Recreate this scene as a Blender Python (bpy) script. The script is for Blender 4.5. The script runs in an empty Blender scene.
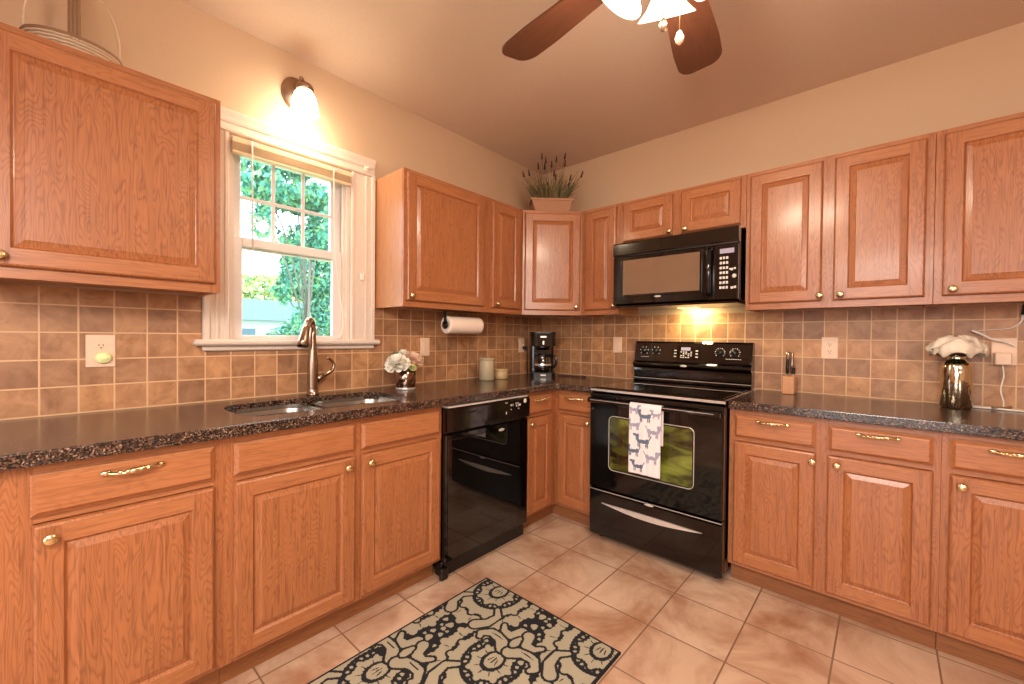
import bpy, math, random
import numpy as np
from mathutils import Vector, Matrix
random.seed(7)
S = bpy.context.scene
COL = S.collection
PI = math.pi

# ------------------------------------------------------------------ camera
CAM = (2.2522, -2.8859, 1.2159); YAW, PIT, ROL, FPX = 0.7314, -0.0116, 0.0095, 417.27
def _cam():
    f = Vector((-math.sin(YAW)*math.cos(PIT), math.cos(YAW)*math.cos(PIT), math.sin(PIT)))
    r = Vector((math.cos(YAW), math.sin(YAW), 0)); u = r.cross(f)
    r2 = r*math.cos(ROL)+u*math.sin(ROL); u2 = -r*math.sin(ROL)+u*math.cos(ROL)
    cd = bpy.data.cameras.new('camera'); c = bpy.data.objects.new('camera', cd); COL.objects.link(c)
    cd.sensor_width = 36; cd.lens = 36*FPX/1024; cd.clip_start = .02; cd.clip_end = 200
    m = Matrix((r2, u2, -f)).transposed().to_4x4(); m.translation = Vector(CAM); c.matrix_world = m
    S.camera = c
_cam()

# ------------------------------------------------------------------ world, lights, exposure
W = bpy.data.worlds.new('sky'); S.world = W; W.use_nodes = True
bg = W.node_tree.nodes['Background']; bg.inputs[0].default_value = (.88, .955, 1.0, 1); bg.inputs[1].default_value = 5.6
S.view_settings.view_transform = 'Standard'; S.view_settings.look = 'None'
S.view_settings.exposure = 0.28; S.view_settings.gamma = 1; S.view_settings.use_curve_mapping = False
S.cycles.use_denoising = True; S.cycles.max_bounces = 10; S.cycles.diffuse_bounces = 5; S.cycles.glossy_bounces = 4
S.cycles.transparent_max_bounces = 12; S.cycles.sample_clamp_indirect = 4; S.cycles.caustics_reflective = False; S.cycles.caustics_refractive = False

WARM = (1.0, .80, .60); WARM2 = (1.0, .90, .79)
def area_light(name, loc, size, size_y, power, col, rot=(0, 0, 0), portal=False, spread=PI):
    l = bpy.data.lights.new(name, 'AREA'); l.shape = 'RECTANGLE'; l.size = size; l.size_y = size_y
    l.energy = power; l.color = col; l.spread = spread
    if portal: l.cycles.is_portal = True
    o = bpy.data.objects.new(name, l); COL.objects.link(o); o.location = loc; o.rotation_euler = rot
    return o
def point_light(name, loc, power, col, rad=.04):
    l = bpy.data.lights.new(name, 'POINT'); l.energy = power; l.color = col; l.shadow_soft_size = rad
    o = bpy.data.objects.new(name, l); COL.objects.link(o); o.location = loc
    return o
area_light('window_portal', (-.10, -2.04, 1.65), .60, .92, 1, (1, 1, 1), (0, -PI/2, 0), True)
area_light('glass_door_portal', (2.2, -5.28, 1.05), 1.7, 2.0, 1, (1, 1, 1), (PI/2, 0, 0), True)
# unseen fill lights added behind the camera, without fixtures
area_light('fill_light_rear', (2.2, -3.6, 1.98), .9, .5, 54, WARM2, (math.radians(12), 0, math.radians(28)))
area_light('fill_light_right', (3.9, -3.6, 1.95), .8, .8, 34, WARM2, Vector((-.72, .66, .02)).to_track_quat('-Z', 'Y').to_euler())

# ------------------------------------------------------------------ helpers
def lin(h):
    h = h.lstrip('#'); c = [int(h[i:i+2], 16)/255 for i in (0, 2, 4)]
    return tuple((x/12.92 if x <= .04045 else ((x+.055)/1.055)**2.4) for x in c)+(1,)

def nt(name):
    m = bpy.data.materials.new(name); m.use_nodes = True; t = m.node_tree
    return m, t, t.nodes['Principled BSDF']
def N(t, kind, **kw):
    n = t.nodes.new(kind)
    for k, v in kw.items():
        if k in n.inputs: n.inputs[k].default_value = v
        else: setattr(n, k, v)
    return n
def ramp(t, stops, fac, interp='LINEAR'):
    r = t.nodes.new('ShaderNodeValToRGB'); r.color_ramp.interpolation = interp
    while len(r.color_ramp.elements) < len(stops): r.color_ramp.elements.new(.5)
    for e, (p, c) in zip(r.color_ramp.elements, stops): e.position = p; e.color = c
    t.links.new(fac, r.inputs[0]); return r
def plain(name, col, rough=.5, metal=0, spec=.5, emit=None, es=0, coat=0, bump=0, bscale=60, trans=0, alpha=1, aniso=0):
    m, t, b = nt(name)
    b.inputs['Base Color'].default_value = lin(col) if isinstance(col, str) else col
    b.inputs['Roughness'].default_value = rough; b.inputs['Metallic'].default_value = metal
    b.inputs['Specular IOR Level'].default_value = spec; b.inputs['Coat Weight'].default_value = coat
    b.inputs['Transmission Weight'].default_value = trans; b.inputs['Alpha'].default_value = alpha
    if emit: b.inputs['Emission Color'].default_value = emit; b.inputs['Emission Strength'].default_value = es
    # a little procedural variation of tone
    tc = N(t, 'ShaderNodeTexCoord'); nz = N(t, 'ShaderNodeTexNoise', Scale=bscale, Detail=3.0)
    t.links.new(tc.outputs['Object'], nz.inputs['Vector'])
    hs = N(t, 'ShaderNodeMix', data_type='RGBA', blend_type='MULTIPLY'); hs.inputs[0].default_value = .25
    c = b.inputs['Base Color'].default_value[:]
    hs.inputs[6].default_value = c
    rr = ramp(t, [(.3, (.8, .8, .8, 1)), (.7, (1, 1, 1, 1))], nz.outputs['Fac'])
    t.links.new(rr.outputs[0], hs.inputs[7]); t.links.new(hs.outputs[2], b.inputs['Base Color'])
    if bump:
        bp = N(t, 'ShaderNodeBump', Strength=bump, Distance=.002); t.links.new(nz.outputs['Fac'], bp.inputs['Height'])
        t.links.new(bp.outputs[0], b.inputs['Normal'])
    return m

def wood(name, base, dark, light, horiz=False, rough=.36, coat=.2, rings=26.0, flame=1.0):
    m, t, b = nt(name); L = t.links.new
    tc = N(t, 'ShaderNodeTexCoord'); oi = N(t, 'ShaderNodeObjectInfo')
    sc = N(t, 'ShaderNodeVectorMath', operation='SCALE'); sc.inputs['Scale'].default_value = 13.7
    cx = N(t, 'ShaderNodeCombineXYZ'); L(oi.outputs['Random'], cx.inputs[0]); L(oi.outputs['Random'], cx.inputs[2]); L(oi.outputs['Random'], cx.inputs[1])
    L(cx.outputs[0], sc.inputs[0])
    ad = N(t, 'ShaderNodeVectorMath', operation='ADD'); L(tc.outputs['Object'], ad.inputs[0]); L(sc.outputs[0], ad.inputs[1])
    def mapped(s):
        mp = N(t, 'ShaderNodeMapping'); mp.inputs['Scale'].default_value = (s[2], s[1], s[0]) if horiz else s
        L(ad.outputs[0], mp.inputs[0]); return mp.outputs[0]
    n1 = N(t, 'ShaderNodeTexNoise', Scale=1.0, Detail=1.5, Roughness=.45, Distortion=.25); L(mapped((19.0, 8.0, 3.0)), n1.inputs['Vector'])
    mu = N(t, 'ShaderNodeMath', operation='MULTIPLY'); mu.inputs[1].default_value = rings; L(n1.outputs['Fac'], mu.inputs[0])
    fr = N(t, 'ShaderNodeMath', operation='PINGPONG'); fr.inputs[1].default_value = .5; L(mu.outputs[0], fr.inputs[0])
    rg = ramp(t, [(0, (0, 0, 0, 1)), (.12, (.45, .45, .45, 1)), (.28, (1, 1, 1, 1))], fr.outputs[0])
    n2 = N(t, 'ShaderNodeTexNoise', Scale=1.0, Detail=4.0, Roughness=.6); L(mapped((190, 190, 7)), n2.inputs['Vector'])
    n3 = N(t, 'ShaderNodeTexNoise', Scale=1.0, Detail=2.0); L(mapped((9, 5, .8)), n3.inputs['Vector'])
    pore = ramp(t, [(.36, (0, 0, 0, 1)), (.52, (1, 1, 1, 1))], n2.outputs['Fac'])
    m1 = N(t, 'ShaderNodeMix', data_type='RGBA'); m1.inputs[6].default_value = lin(base); m1.inputs[7].default_value = lin(light)
    L(n3.outputs['Fac'], m1.inputs[0])
    m2 = N(t, 'ShaderNodeMix', data_type='RGBA'); m2.inputs[6].default_value = lin(dark)
    k = N(t, 'ShaderNodeMath', operation='MULTIPLY_ADD'); k.inputs[1].default_value = .34*flame; k.inputs[2].default_value = 1-.34*flame
    L(rg.outputs[0], k.inputs[0]); L(k.outputs[0], m2.inputs[0]); L(m1.outputs[2], m2.inputs[7])
    m3 = N(t, 'ShaderNodeMix', data_type='RGBA'); m3.inputs[6].default_value = lin(dark)
    k2 = N(t, 'ShaderNodeMath', operation='MULTIPLY_ADD'); k2.inputs[1].default_value = .34; k2.inputs[2].default_value = .66
    L(pore.outputs[0], k2.inputs[0]); L(k2.outputs[0], m3.inputs[0]); L(m2.outputs[2], m3.inputs[7])
    L(m3.outputs[2], b.inputs['Base Color'])
    b.inputs['Roughness'].default_value = rough; b.inputs['Coat Weight'].default_value = coat; b.inputs['Coat Roughness'].default_value = .16
    bp = N(t, 'ShaderNodeBump', Strength=.12, Distance=.001); L(n2.outputs['Fac'], bp.inputs['Height']); L(bp.outputs[0], b.inputs['Normal'])
    return m

def brick(name, c1, c2, mortar, bw, bh, ms, axes, off=(0, 0, 0), rough=.4, bump=.5, cloud=3.0, cloudc='806040', cl=.5, coat=0, varn=None):
    """square tiles laid in a straight grid; axes = which object axes give (u, v)"""
    m, t, b = nt(name); L = t.links.new
    tc = N(t, 'ShaderNodeTexCoord'); sp = N(t, 'ShaderNodeSeparateXYZ'); L(tc.outputs['Object'], sp.inputs[0])
    cb = N(t, 'ShaderNodeCombineXYZ'); L(sp.outputs[axes[0]], cb.inputs[0]); L(sp.outputs[axes[1]], cb.inputs[1])
    ad = N(t, 'ShaderNodeVectorMath', operation='ADD'); L(cb.outputs[0], ad.inputs[0]); ad.inputs[1].default_value = off
    br = N(t, 'ShaderNodeTexBrick', offset=0.0, squash=1.0); br.offset_frequency = 1
    br.inputs['Scale'].default_value = 1; br.inputs['Brick Width'].default_value = bw; br.inputs['Row Height'].default_value = bh
    br.inputs['Mortar Size'].default_value = ms; br.inputs['Mortar Smooth'].default_value = .3
    br.inputs['Color1'].default_value = lin(c1); br.inputs['Color2'].default_value = lin(c2); br.inputs['Mortar'].default_value = lin(mortar)
    L(ad.outputs[0], br.inputs['Vector'])
    nz = N(t, 'ShaderNodeTexNoise', Scale=cloud, Detail=6.0, Roughness=.62, Distortion=.6); L(tc.outputs['Object'], nz.inputs['Vector'])
    rp = ramp(t, [(.35, lin(cloudc)), (.62, (1, 1, 1, 1))], nz.outputs['Fac'])
    mx = N(t, 'ShaderNodeMix', data_type='RGBA', blend_type='MULTIPLY'); mx.inputs[0].default_value = cl
    L(br.outputs['Color'], mx.inputs[6]); L(rp.outputs[0], mx.inputs[7])
    m2 = N(t, 'ShaderNodeMix', data_type='RGBA'); m2.inputs[7].default_value = lin(mortar)
    L(br.outputs['Fac'], m2.inputs[0]); L(mx.outputs[2], m2.inputs[6]); L(m2.outputs[2], b.inputs['Base Color'])
    b.inputs['Roughness'].default_value = rough; b.inputs['Coat Weight'].default_value = coat
    h = N(t, 'ShaderNodeMath', operation='MULTIPLY_ADD'); h.inputs[1].default_value = -1.0; L(br.outputs['Fac'], h.inputs[0])
    s = N(t, 'ShaderNodeMath', operation='MULTIPLY'); s.inputs[1].default_value = .35; L(nz.outputs['Fac'], s.inputs[0]); L(s.outputs[0], h.inputs[2])
    bp = N(t, 'ShaderNodeBump', Strength=bump, Distance=.002); L(h.outputs[0], bp.inputs['Height']); L(bp.outputs[0], b.inputs['Normal'])
    return m

def granite():
    m, t, b = nt('granite'); L = t.links.new
    tc = N(t, 'ShaderNodeTexCoord')
    v = N(t, 'ShaderNodeTexVoronoi', Scale=270.0); L(tc.outputs['Object'], v.inputs['Vector'])
    nz = N(t, 'ShaderNodeTexNoise', Scale=70.0, Detail=4.0); L(tc.outputs['Object'], nz.inputs['Vector'])
    sp = N(t, 'ShaderNodeSeparateColor'); L(v.outputs['Color'], sp.inputs[0])
    r = ramp(t, [(0, lin('1a1310')), (.30, lin('33251e')), (.52, lin('5c4234')), (.72, lin('775848')), (.88, lin('9c8072')), (.94, lin('4a4648'))], sp.outputs[0], 'CONSTANT')
    r2 = ramp(t, [(.42, lin('4a3a32')), (.6, (1, 1, 1, 1))], nz.outputs['Fac'])
    mx = N(t, 'ShaderNodeMix', data_type='RGBA', blend_type='MULTIPLY'); mx.inputs[0].default_value = .6
    L(r.outputs[0], mx.inputs[6]); L(r2.outputs[0], mx.inputs[7]); L(mx.outputs[2], b.inputs['Base Color'])
    b.inputs['Roughness'].default_value = .2; b.inputs['Specular IOR Level'].default_value = .6
    b.inputs['Coat Weight'].default_value = .12; b.inputs['Coat Roughness'].default_value = .1
    return m

def glass_pane(name, tint=(1, 1, 1, 1), refl=.06):
    m = bpy.data.materials.new(name); m.use_nodes = True; t = m.node_tree; t.nodes.clear()
    o = t.nodes.new('ShaderNodeOutputMaterial'); a = N(t, 'ShaderNodeBsdfTransparent'); a.inputs[0].default_value = tint
    g = N(t, 'ShaderNodeBsdfGlossy', Roughness=.02); mx = t.nodes.new('ShaderNodeMixShader'); mx.inputs[0].default_value = refl
    t.links.new(a.outputs[0], mx.inputs[1]); t.links.new(g.outputs[0], mx.inputs[2]); t.links.new(mx.outputs[0], o.inputs[0])
    return m
def shade_glass(name, col, st):
    m, t, b = nt(name); L = t.links.new
    b.inputs['Base Color'].default_value = (.9, .85, .75, 1); b.inputs['Roughness'].default_value = .3
    lw = N(t, 'ShaderNodeLayerWeight', Blend=.35)
    r = ramp(t, [(0, (1, .93, .75, 1)), (1, (1, .80, .50, 1))], lw.outputs['Facing'])
    L(r.outputs[0], b.inputs['Emission Color']); b.inputs['Emission Strength'].default_value = st
    return m

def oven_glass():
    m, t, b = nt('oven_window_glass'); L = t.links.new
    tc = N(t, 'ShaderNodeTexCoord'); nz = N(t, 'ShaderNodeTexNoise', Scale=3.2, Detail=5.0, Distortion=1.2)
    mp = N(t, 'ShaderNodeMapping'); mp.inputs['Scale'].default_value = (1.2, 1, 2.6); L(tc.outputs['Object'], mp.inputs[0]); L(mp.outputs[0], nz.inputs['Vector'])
    r = ramp(t, [(.36, lin('1c1208')), (.48, lin('454518')), (.66, lin('7d8434'))], nz.outputs['Fac']); L(r.outputs[0], b.inputs['Base Color'])  # brown to olive mottling paints the window's reflection into the base colour
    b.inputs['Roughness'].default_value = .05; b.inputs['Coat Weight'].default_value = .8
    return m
M = dict(
    oak=wood('oak_vertical', '9f6039', '4c220e', 'ae6e45'),
    oakh=wood('oak_horizontal', 'a4653d', '622f15', 'b07249', horiz=True, rings=16, flame=.6),
    oakside=wood('oak_veneer', 'b47a50', '86502e', 'c08960', rings=9, flame=.4),
    oakdark=wood('oak_toe_kick', '87502a', '502a14', '966038', horiz=True, rings=14, flame=.5, coat=0, rough=.6),
    mahog=wood('dark_cherry', '54301f', '381e14', '623c2c', horiz=True, rings=8, flame=.5),
    blockw=wood('block_wood', 'c88a5c', 'a86a40', 'd59c70', flame=.4),
    brass=plain('polished_brass', 'ead2a2', .25, 1, bscale=40),
    nickel=plain('brushed_nickel', 'a8917f', .25, 1, bscale=120),
    steel=plain('sink_steel', 'b4aca4', .26, .95, bscale=90),
    bronze=plain('aged_nickel', 'a68c78', .35, 1),
    black=plain('black_enamel', '0b0808', .07, 0, .5, coat=.3),
    blackm=plain('black_plastic', '0a0808', .28),
    panelb=plain('black_control_panel', '170e0b', .12, coat=.3),
    glassb=plain('smoked_glass', '050404', .03, coat=.6),
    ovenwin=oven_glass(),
    mwwin=plain('microwave_window_screen', '7a5f4c', .09, coat=.6, bscale=12),
    chrome=plain('chrome', 'ece8e4', .16, .7),
    silver=plain('silver_trim', 'e4dcd4', .3, .5),
    mark=plain('white_print', 'd9d2cc', .5),
    disp=plain('display_panel', '8a7f8c', .2, emit=lin('b8aab8'), es=.35),
    trimw=plain('white_trim_paint', 'dccabc', .4, bump=.05),
    sash=plain('white_vinyl_sash', 'ddd5d2', .35),
    plate=plain('cream_plate', 'eac4a4', .35),
    platew=plain('white_plate', 'ead8c8', .35),
    dark=plain('dark_slot', '140c08', .6),
    paint=plain('wall_paint', 'c9aa8c', .75, bump=.12, bscale=180),
    ceil=plain('ceiling_paint', 'd6beaa', .85, bump=.08, bscale=120),
    granite=granite(),
    tileL=brick('wall_tiles_side', 'c99467', 'a5795a', 'd8ad84', .0975, .1, .0032, (1, 2), (2.9055+.0975*40, -.918+1, 0), .46, .5, 14, 'b09476', .6, 0),
    tileB=brick('wall_tiles_back', 'c99467', 'a5795a', 'd8ad84', .0985, .1, .0032, (0, 2), (-.025+.0985*10, -.918+1, 0), .46, .5, 14, 'b09476', .6, 0),
    floor=brick('floor_tiles', 'd6b9a0', 'c8a78e', '84644c', .3, .3, .0035, (0, 1), (-.917+3, .885+9, 0), .3, .4, 3.2, 'b58a6a', .8, .15),
    glass=glass_pane('window_glass'),
    shade=shade_glass('frosted_shade', None, 1.6),
    bulb=shade_glass('sconce_glass', None, 14.0),
    paper=plain('paper_towel', 'f0dccb', .9, bump=.3, bscale=140),
    stone=plain('cream_stoneware', 'b5a487', .45, bump=.2, bscale=50),
    wax=plain('cream_glaze', 'c9a97a', .45),
    mercury=plain('mercury_glass', 'd8ceb8', .09, 1, bump=.9, bscale=32),
    vase=plain('smoked_mirror_vase', 'a08678', .12, 1, bump=.5, bscale=45),
    petalw=plain('white_petal', 'f2ece0', .6), petalp=plain('blush_petal', 'f0cdb4', .6), petaly=plain('yellow_green_bud', 'dcdc9c', .6),
    petalc=plain('cream_petal', 'e8d8c4', .6), leaf=plain('dark_green_leaf', '4c6a3c', .5), grass=plain('dry_green_blade', '6e5c34', .6),
    grass2=plain('olive_blade', '4f4a26', .6), lav=plain('dark_lavender', '36141c', .7), terra=plain('pale_terracotta', 'aa7a5a', .7, bump=.4, bscale=40),
    wick=plain('white_wicker', 'cdb498', .7, bump=.3), wickd=plain('twig', '8d6c50', .7),
    blind=plain('cream_blind_slat', 'e3c8a6', .45), cord=plain('white_cord', 'eee4da', .5),
    cream=plain('cream_plastic', 'ecc9ae', .4), night=plain('pale_green_plastic', 'e6e8a8', .35, emit=lin('e6e8a0'), es=.15),
    rugk=plain('black_rug_pile', '0f1118', .95, bump=.8, bscale=500), rugb=plain('beige_rug_pile', 'a8a08a', .95, bump=.8, bscale=500),
    cloth=plain('white_cotton', 'efdfe0', .9, bump=.3, bscale=400), dogb=plain('blue_grey_print', '5c6a80', .9), dogl=plain('lilac_print', '9a98ac', .9),
    lens=plain('worklight_lens', 'fff0b0', .3, emit=(1, .86, .45, 1), es=1.2),
    burner=plain('burner_ring_print', '3a2a28', .1, coat=.5), red=plain('red_indicator', '8a1c20', .3),
    leafA=plain('tree_leaf_teal', '4f9a8c', .6), leafB=plain('tree_leaf_green', '86c08a', .6), leafC=plain('pale_yellow_leaf', 'c8cf8c', .6),
    bark=plain('bark', '6b6a66', .9), lawn=plain('lawn', '8fb58a', .9), paving=plain('concrete_paving', 'b8b0a8', .9), siding=plain('white_siding', 'aab6ba', .7), roofm=plain('blue_grey_shingles', '4f6a7c', .8),
    coffee=plain('coffee_glass', '1c0f0a', .05, coat=.8),
)

class MB:
    def __init__(s): s.v = []; s.f = []; s.m = []; s.s = []
    def add(s, vs, fs, mi=0, sm=False, T=None):
        o = len(s.v)
        for p in vs:
            p = Vector(p)
            if T is not None: p = T @ p
            s.v.append(tuple(p))
        for f in fs: s.f.append([o+i for i in f]); s.m.append(mi); s.s.append(sm)
        return s
    def box(s, x0, y0, z0, x1, y1, z1, mi=0, b=0, T=None):
        if x0 > x1: x0, x1 = x1, x0
        if y0 > y1: y0, y1 = y1, y0
        if z0 > z1: z0, z1 = z1, z0
        if b <= 0:
            vs = [(x0, y0, z0), (x1, y0, z0), (x1, y1, z0), (x0, y1, z0), (x0, y0, z1), (x1, y0, z1), (x1, y1, z1), (x0, y1, z1)]
            return s.add(vs, [(0, 3, 2, 1), (4, 5, 6, 7), (0, 1, 5, 4), (1, 2, 6, 5), (2, 3, 7, 6), (3, 0, 4, 7)], mi, False, T)
        b = min(b, (x1-x0)*.49, (y1-y0)*.49, (z1-z0)*.49)
        vs = []; idx = {}
        X = (x0, x1); Y = (y0, y1); Z = (z0, z1); sg = (1, -1)
        for i in (0, 1):
            for j in (0, 1):
                for k in (0, 1):
                    for a in range(3):   # a: axis on which the vertex stays on the face
                        p = [X[i]+sg[i]*b, Y[j]+sg[j]*b, Z[k]+sg[k]*b]; q = (X[i], Y[j], Z[k]); p[a] = q[a]
                        idx[i, j, k, a] = len(vs); vs.append(tuple(p))
        fs = []
        for i in (0, 1): fs.append([idx[i, 0, 0, 0], idx[i, 1, 0, 0], idx[i, 1, 1, 0], idx[i, 0, 1, 0]])
        for j in (0, 1): fs.append([idx[0, j, 0, 1], idx[1, j, 0, 1], idx[1, j, 1, 1], idx[0, j, 1, 1]])
        for k in (0, 1): fs.append([idx[0, 0, k, 2], idx[1, 0, k, 2], idx[1, 1, k, 2], idx[0, 1, k, 2]])
        for i in (0, 1):
            for j in (0, 1): fs.append([idx[i, j, 0, 0], idx[i, j, 1, 0], idx[i, j, 1, 1], idx[i, j, 0, 1]])
            for k in (0, 1): fs.append([idx[i, 0, k, 0], idx[i, 1, k, 0], idx[i, 1, k, 2], idx[i, 0, k, 2]])
        for j in (0, 1):
            for k in (0, 1): fs.append([idx[0, j, k, 1], idx[1, j, k, 1], idx[1, j, k, 2], idx[0, j, k, 2]])
        for i in (0, 1):
            for j in (0, 1):
                for k in (0, 1): fs.append([idx[i, j, k, 0], idx[i, j, k, 1], idx[i, j, k, 2]])
        cx, cy, cz = (x0+x1)/2, (y0+y1)/2, (z0+z1)/2
        out = []
        for f in fs:
            a, c, d = [Vector(vs[q]) for q in f[:3]]; n = (c-a).cross(d-a); ce = sum((Vector(vs[q]) for q in f), Vector())/len(f)
            out.append(f if n.dot(ce-Vector((cx, cy, cz))) > 0 else f[::-1])
        return s.add(vs, out, mi, False, T)
    def lathe(s, prof, c=(0, 0, 0), n=24, mi=0, T=None, sm=True, caps=True, sx=1, sy=1):
        vs = []; fs = []
        for r, z in prof:
            for i in range(n):
                a = 2*PI*i/n; vs.append((c[0]+r*sx*math.cos(a), c[1]+r*sy*math.sin(a), c[2]+z))
        for k in range(len(prof)-1):
            for i in range(n):
                j = (i+1) % n; fs.append((k*n+i, k*n+j, (k+1)*n+j, (k+1)*n+i))
        s.add(vs, fs, mi, sm, T)
        if caps:
            o = len(s.v)
            if prof[0][0] > 1e-5: s.add(vs[:n], [tuple(range(n))[::-1]], mi, False, T)
            if prof[-1][0] > 1e-5: s.add(vs[-n:], [tuple(range(n))], mi, False, T)
        return s
    def tube(s, pts, r, n=10, mi=0, T=None, closed=False, flat=None, smooth=0):
        P = [Vector(p) for p in pts]; L = len(P); R = list(r) if isinstance(r, (list, tuple)) else [r]*L
        if smooth:      # Catmull-Rom through the points
            Q = []; RR = []
            for i in range(L-1):
                a, b, c, d = P[max(0, i-1)], P[i], P[i+1], P[min(L-1, i+2)]
                for k in range(smooth):
                    t = k/smooth; Q.append(.5*((2*b)+(c-a)*t+(2*a-5*b+4*c-d)*t*t+(3*b-a-3*c+d)*t**3)); RR.append(R[i]*(1-t)+R[i+1]*t)
            P = Q+[P[-1]]; R = RR+[R[-1]]; L = len(P)
        vs = []; fs = []; up = None
        for i, p in enumerate(P):
            a = P[(i-1) % L] if (i > 0 or closed) else p; b = P[(i+1) % L] if (i < L-1 or closed) else p
            d = (b-a).normalized()
            if up is None:
                up = Vector((0, 0, 1)) if abs(d.z) < .9 else Vector((1, 0, 0))
            x = d.cross(up).normalized(); up = x.cross(d).normalized()
            for k in range(n):
                t = 2*PI*k/n; fx, fy = (1, 1) if not flat else flat
                vs.append(tuple(p+x*math.cos(t)*R[i]*fx+up*math.sin(t)*R[i]*fy))
        for i in range(L if closed else L-1):
            j = (i+1) % L
            for k in range(n): q = (k+1) % n; fs.append((i*n+k, i*n+q, j*n+q, j*n+k))
        s.add(vs, fs, mi, True, T)
        if not closed:
            s.add(vs[:n], [tuple(range(n))[::-1]], mi, False, T); s.add(vs[-n:], [tuple(range(n))], mi, False, T)
        return s
    def prism(s, poly, a0, a1, axis='z', mi=0, T=None, sm=False):
        n = len(poly)
        def P(u, v, a): return {'z': (u, v, a), 'x': (a, u, v), 'y': (u, a, v)}[axis]
        vs = [P(u, v, a0) for u, v in poly]+[P(u, v, a1) for u, v in poly]
        s.add(vs, [tuple(range(n))[::-1], tuple(range(n, 2*n))], mi, False, T)
        s.add(vs, [(i, (i+1) % n, n+(i+1) % n, n+i) for i in range(n)], mi, sm, T)
        return s
    def ball(s, c, r, mi=0, n=14, m=9, T=None, sc=(1, 1, 1)):
        vs = []; fs = []
        for j in range(m+1):
            ph = PI*j/m
            for i in range(n):
                a = 2*PI*i/n; vs.append((c[0]+r*sc[0]*math.sin(ph)*math.cos(a), c[1]+r*sc[1]*math.sin(ph)*math.sin(a), c[2]-r*sc[2]*math.cos(ph)))
        for j in range(m):
            for i in range(n): q = (i+1) % n; fs.append((j*n+i, j*n+q, (j+1)*n+q, (j+1)*n+i))
        return s.add(vs, fs, mi, True, T)
    def build(s, name, mats, parent=None, loc=(0, 0, 0), rz=0, fix=True, rot=None):
        me = bpy.data.meshes.new(name); me.from_pydata(s.v, [], s.f)
        if not isinstance(mats, (list, tuple)): mats = [mats]
        for m in mats: me.materials.append(m)
        me.polygons.foreach_set('material_index', s.m); me.polygons.foreach_set('use_smooth', s.s)
        me.update()
        if fix:
            import bmesh
            b = bmesh.new(); b.from_mesh(me); bmesh.ops.remove_doubles(b, verts=b.verts, dist=1e-6)
            bmesh.ops.recalc_face_normals(b, faces=b.faces); b.to_mesh(me); b.free()
        o = bpy.data.objects.new(name, me); COL.objects.link(o); o.location = loc
        o.rotation_euler = rot if rot else (0, 0, rz)
        if parent: o.parent = parent
        return o

def tag(o, label, cat, group=None, kind=None):
    if label: o['label'] = label
    if cat: o['category'] = cat
    if group: o['group'] = group
    if kind: o['kind'] = kind
    return o
def empty(name, loc=(0, 0, 0), rz=0):
    o = bpy.data.objects.new(name, None); COL.objects.link(o); o.location = loc; o.rotation_euler = (0, 0, rz); o.empty_display_size = .05
    return o
def thing(name, label, cat, loc=(0, 0, 0), rz=0, group=None): return tag(empty(name, loc, rz), label, cat, group)
def struct(o, label=None):
    o['kind'] = 'structure'
    if label: o['label'] = label
    return o
def dup(o, parent, loc, rz=0, rot=None):
    c = o.copy(); COL.objects.link(c); c.parent = parent; c.location = loc; c.rotation_euler = rot if rot else (0, 0, rz)
    return c

# ------------------------------------------------------------------ the room
ZC = 2.63; X1 = 4.3; Y0 = -5.2
struct(MB().box(-.12, Y0-.12, -.12, X1+.12, .12, 0).build('floor', M['floor']))
struct(MB().box(-.12, Y0-.12, ZC, X1+.12, .12, ZC+.12).build('ceiling', M['ceil']))
struct(MB().box(-.12, 0, 0, X1+.12, .12, ZC).build('wall_back', M['paint']))
struct(MB().box(X1, Y0, 0, X1+.12, 0, ZC).build('wall_right', M['paint']))
WY0, WY1, WZ0, WZ1 = -2.332, -1.748, 1.19, 2.135
w = MB()
w.box(-.12, Y0, 0, 0, WY0, ZC); w.box(-.12, WY1, 0, 0, 0, ZC); w.box(-.12, WY0, 0, 0, WY1, WZ0); w.box(-.12, WY0, WZ1, 0, WY1, ZC)
struct(w.build('wall_left', M['paint']))
w = MB(); w.box(0, Y0-.12, 0, 1.3, Y0, ZC); w.box(3.1, Y0-.12, 0, X1, Y0, ZC); w.box(1.3, Y0-.12, 2.1, 3.1, Y0, ZC)
struct(w.build('wall_front', M['paint']))
# glass door behind the camera
d = empty('door_1', (2.2, Y0-.06, 0)); struct(d, 'white framed sliding glass door')
f = MB(); f.box(-.9, -.05, 0, -.83, .05, 2.1, b=.004); f.box(.83, -.05, 0, .9, .05, 2.1, b=.004); f.box(-.83, -.05, 2.03, .83, .05, 2.1, b=.004)
f.box(-.83, -.05, 0, .83, .05, .06, b=.004); f.box(-.04, -.04, .06, .04, .04, 2.03, b=.004); f.build('door_frame', M['trimw'], d)
MB().box(-.83, -.006, .06, -.04, .006, 2.03).build('glass_pane', M['glass'], d); MB().box(.04, -.006, .06, .83, .006, 2.03).build('glass_pane', M['glass'], d)
# backsplash tiles on the two walls
TZ0, TZ1 = .9145, 1.382
b = MB(); b.box(.0004, -3.35, TZ0, .006, -2.4305, TZ1); b.box(.0004, -2.4305, TZ0, .006, -1.6055, 1.138); b.box(.0004, -1.6055, TZ0, .006, -.0004, TZ1)
struct(b.build('trim_1', M['tileL']), 'tan square tile backsplash under the window')
b = MB(); b.box(.0064, -.006, TZ0, 3.2, -.0004, TZ1)
struct(b.build('trim_2', M['tileB']), 'tan square tile backsplash behind the range')

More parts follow.
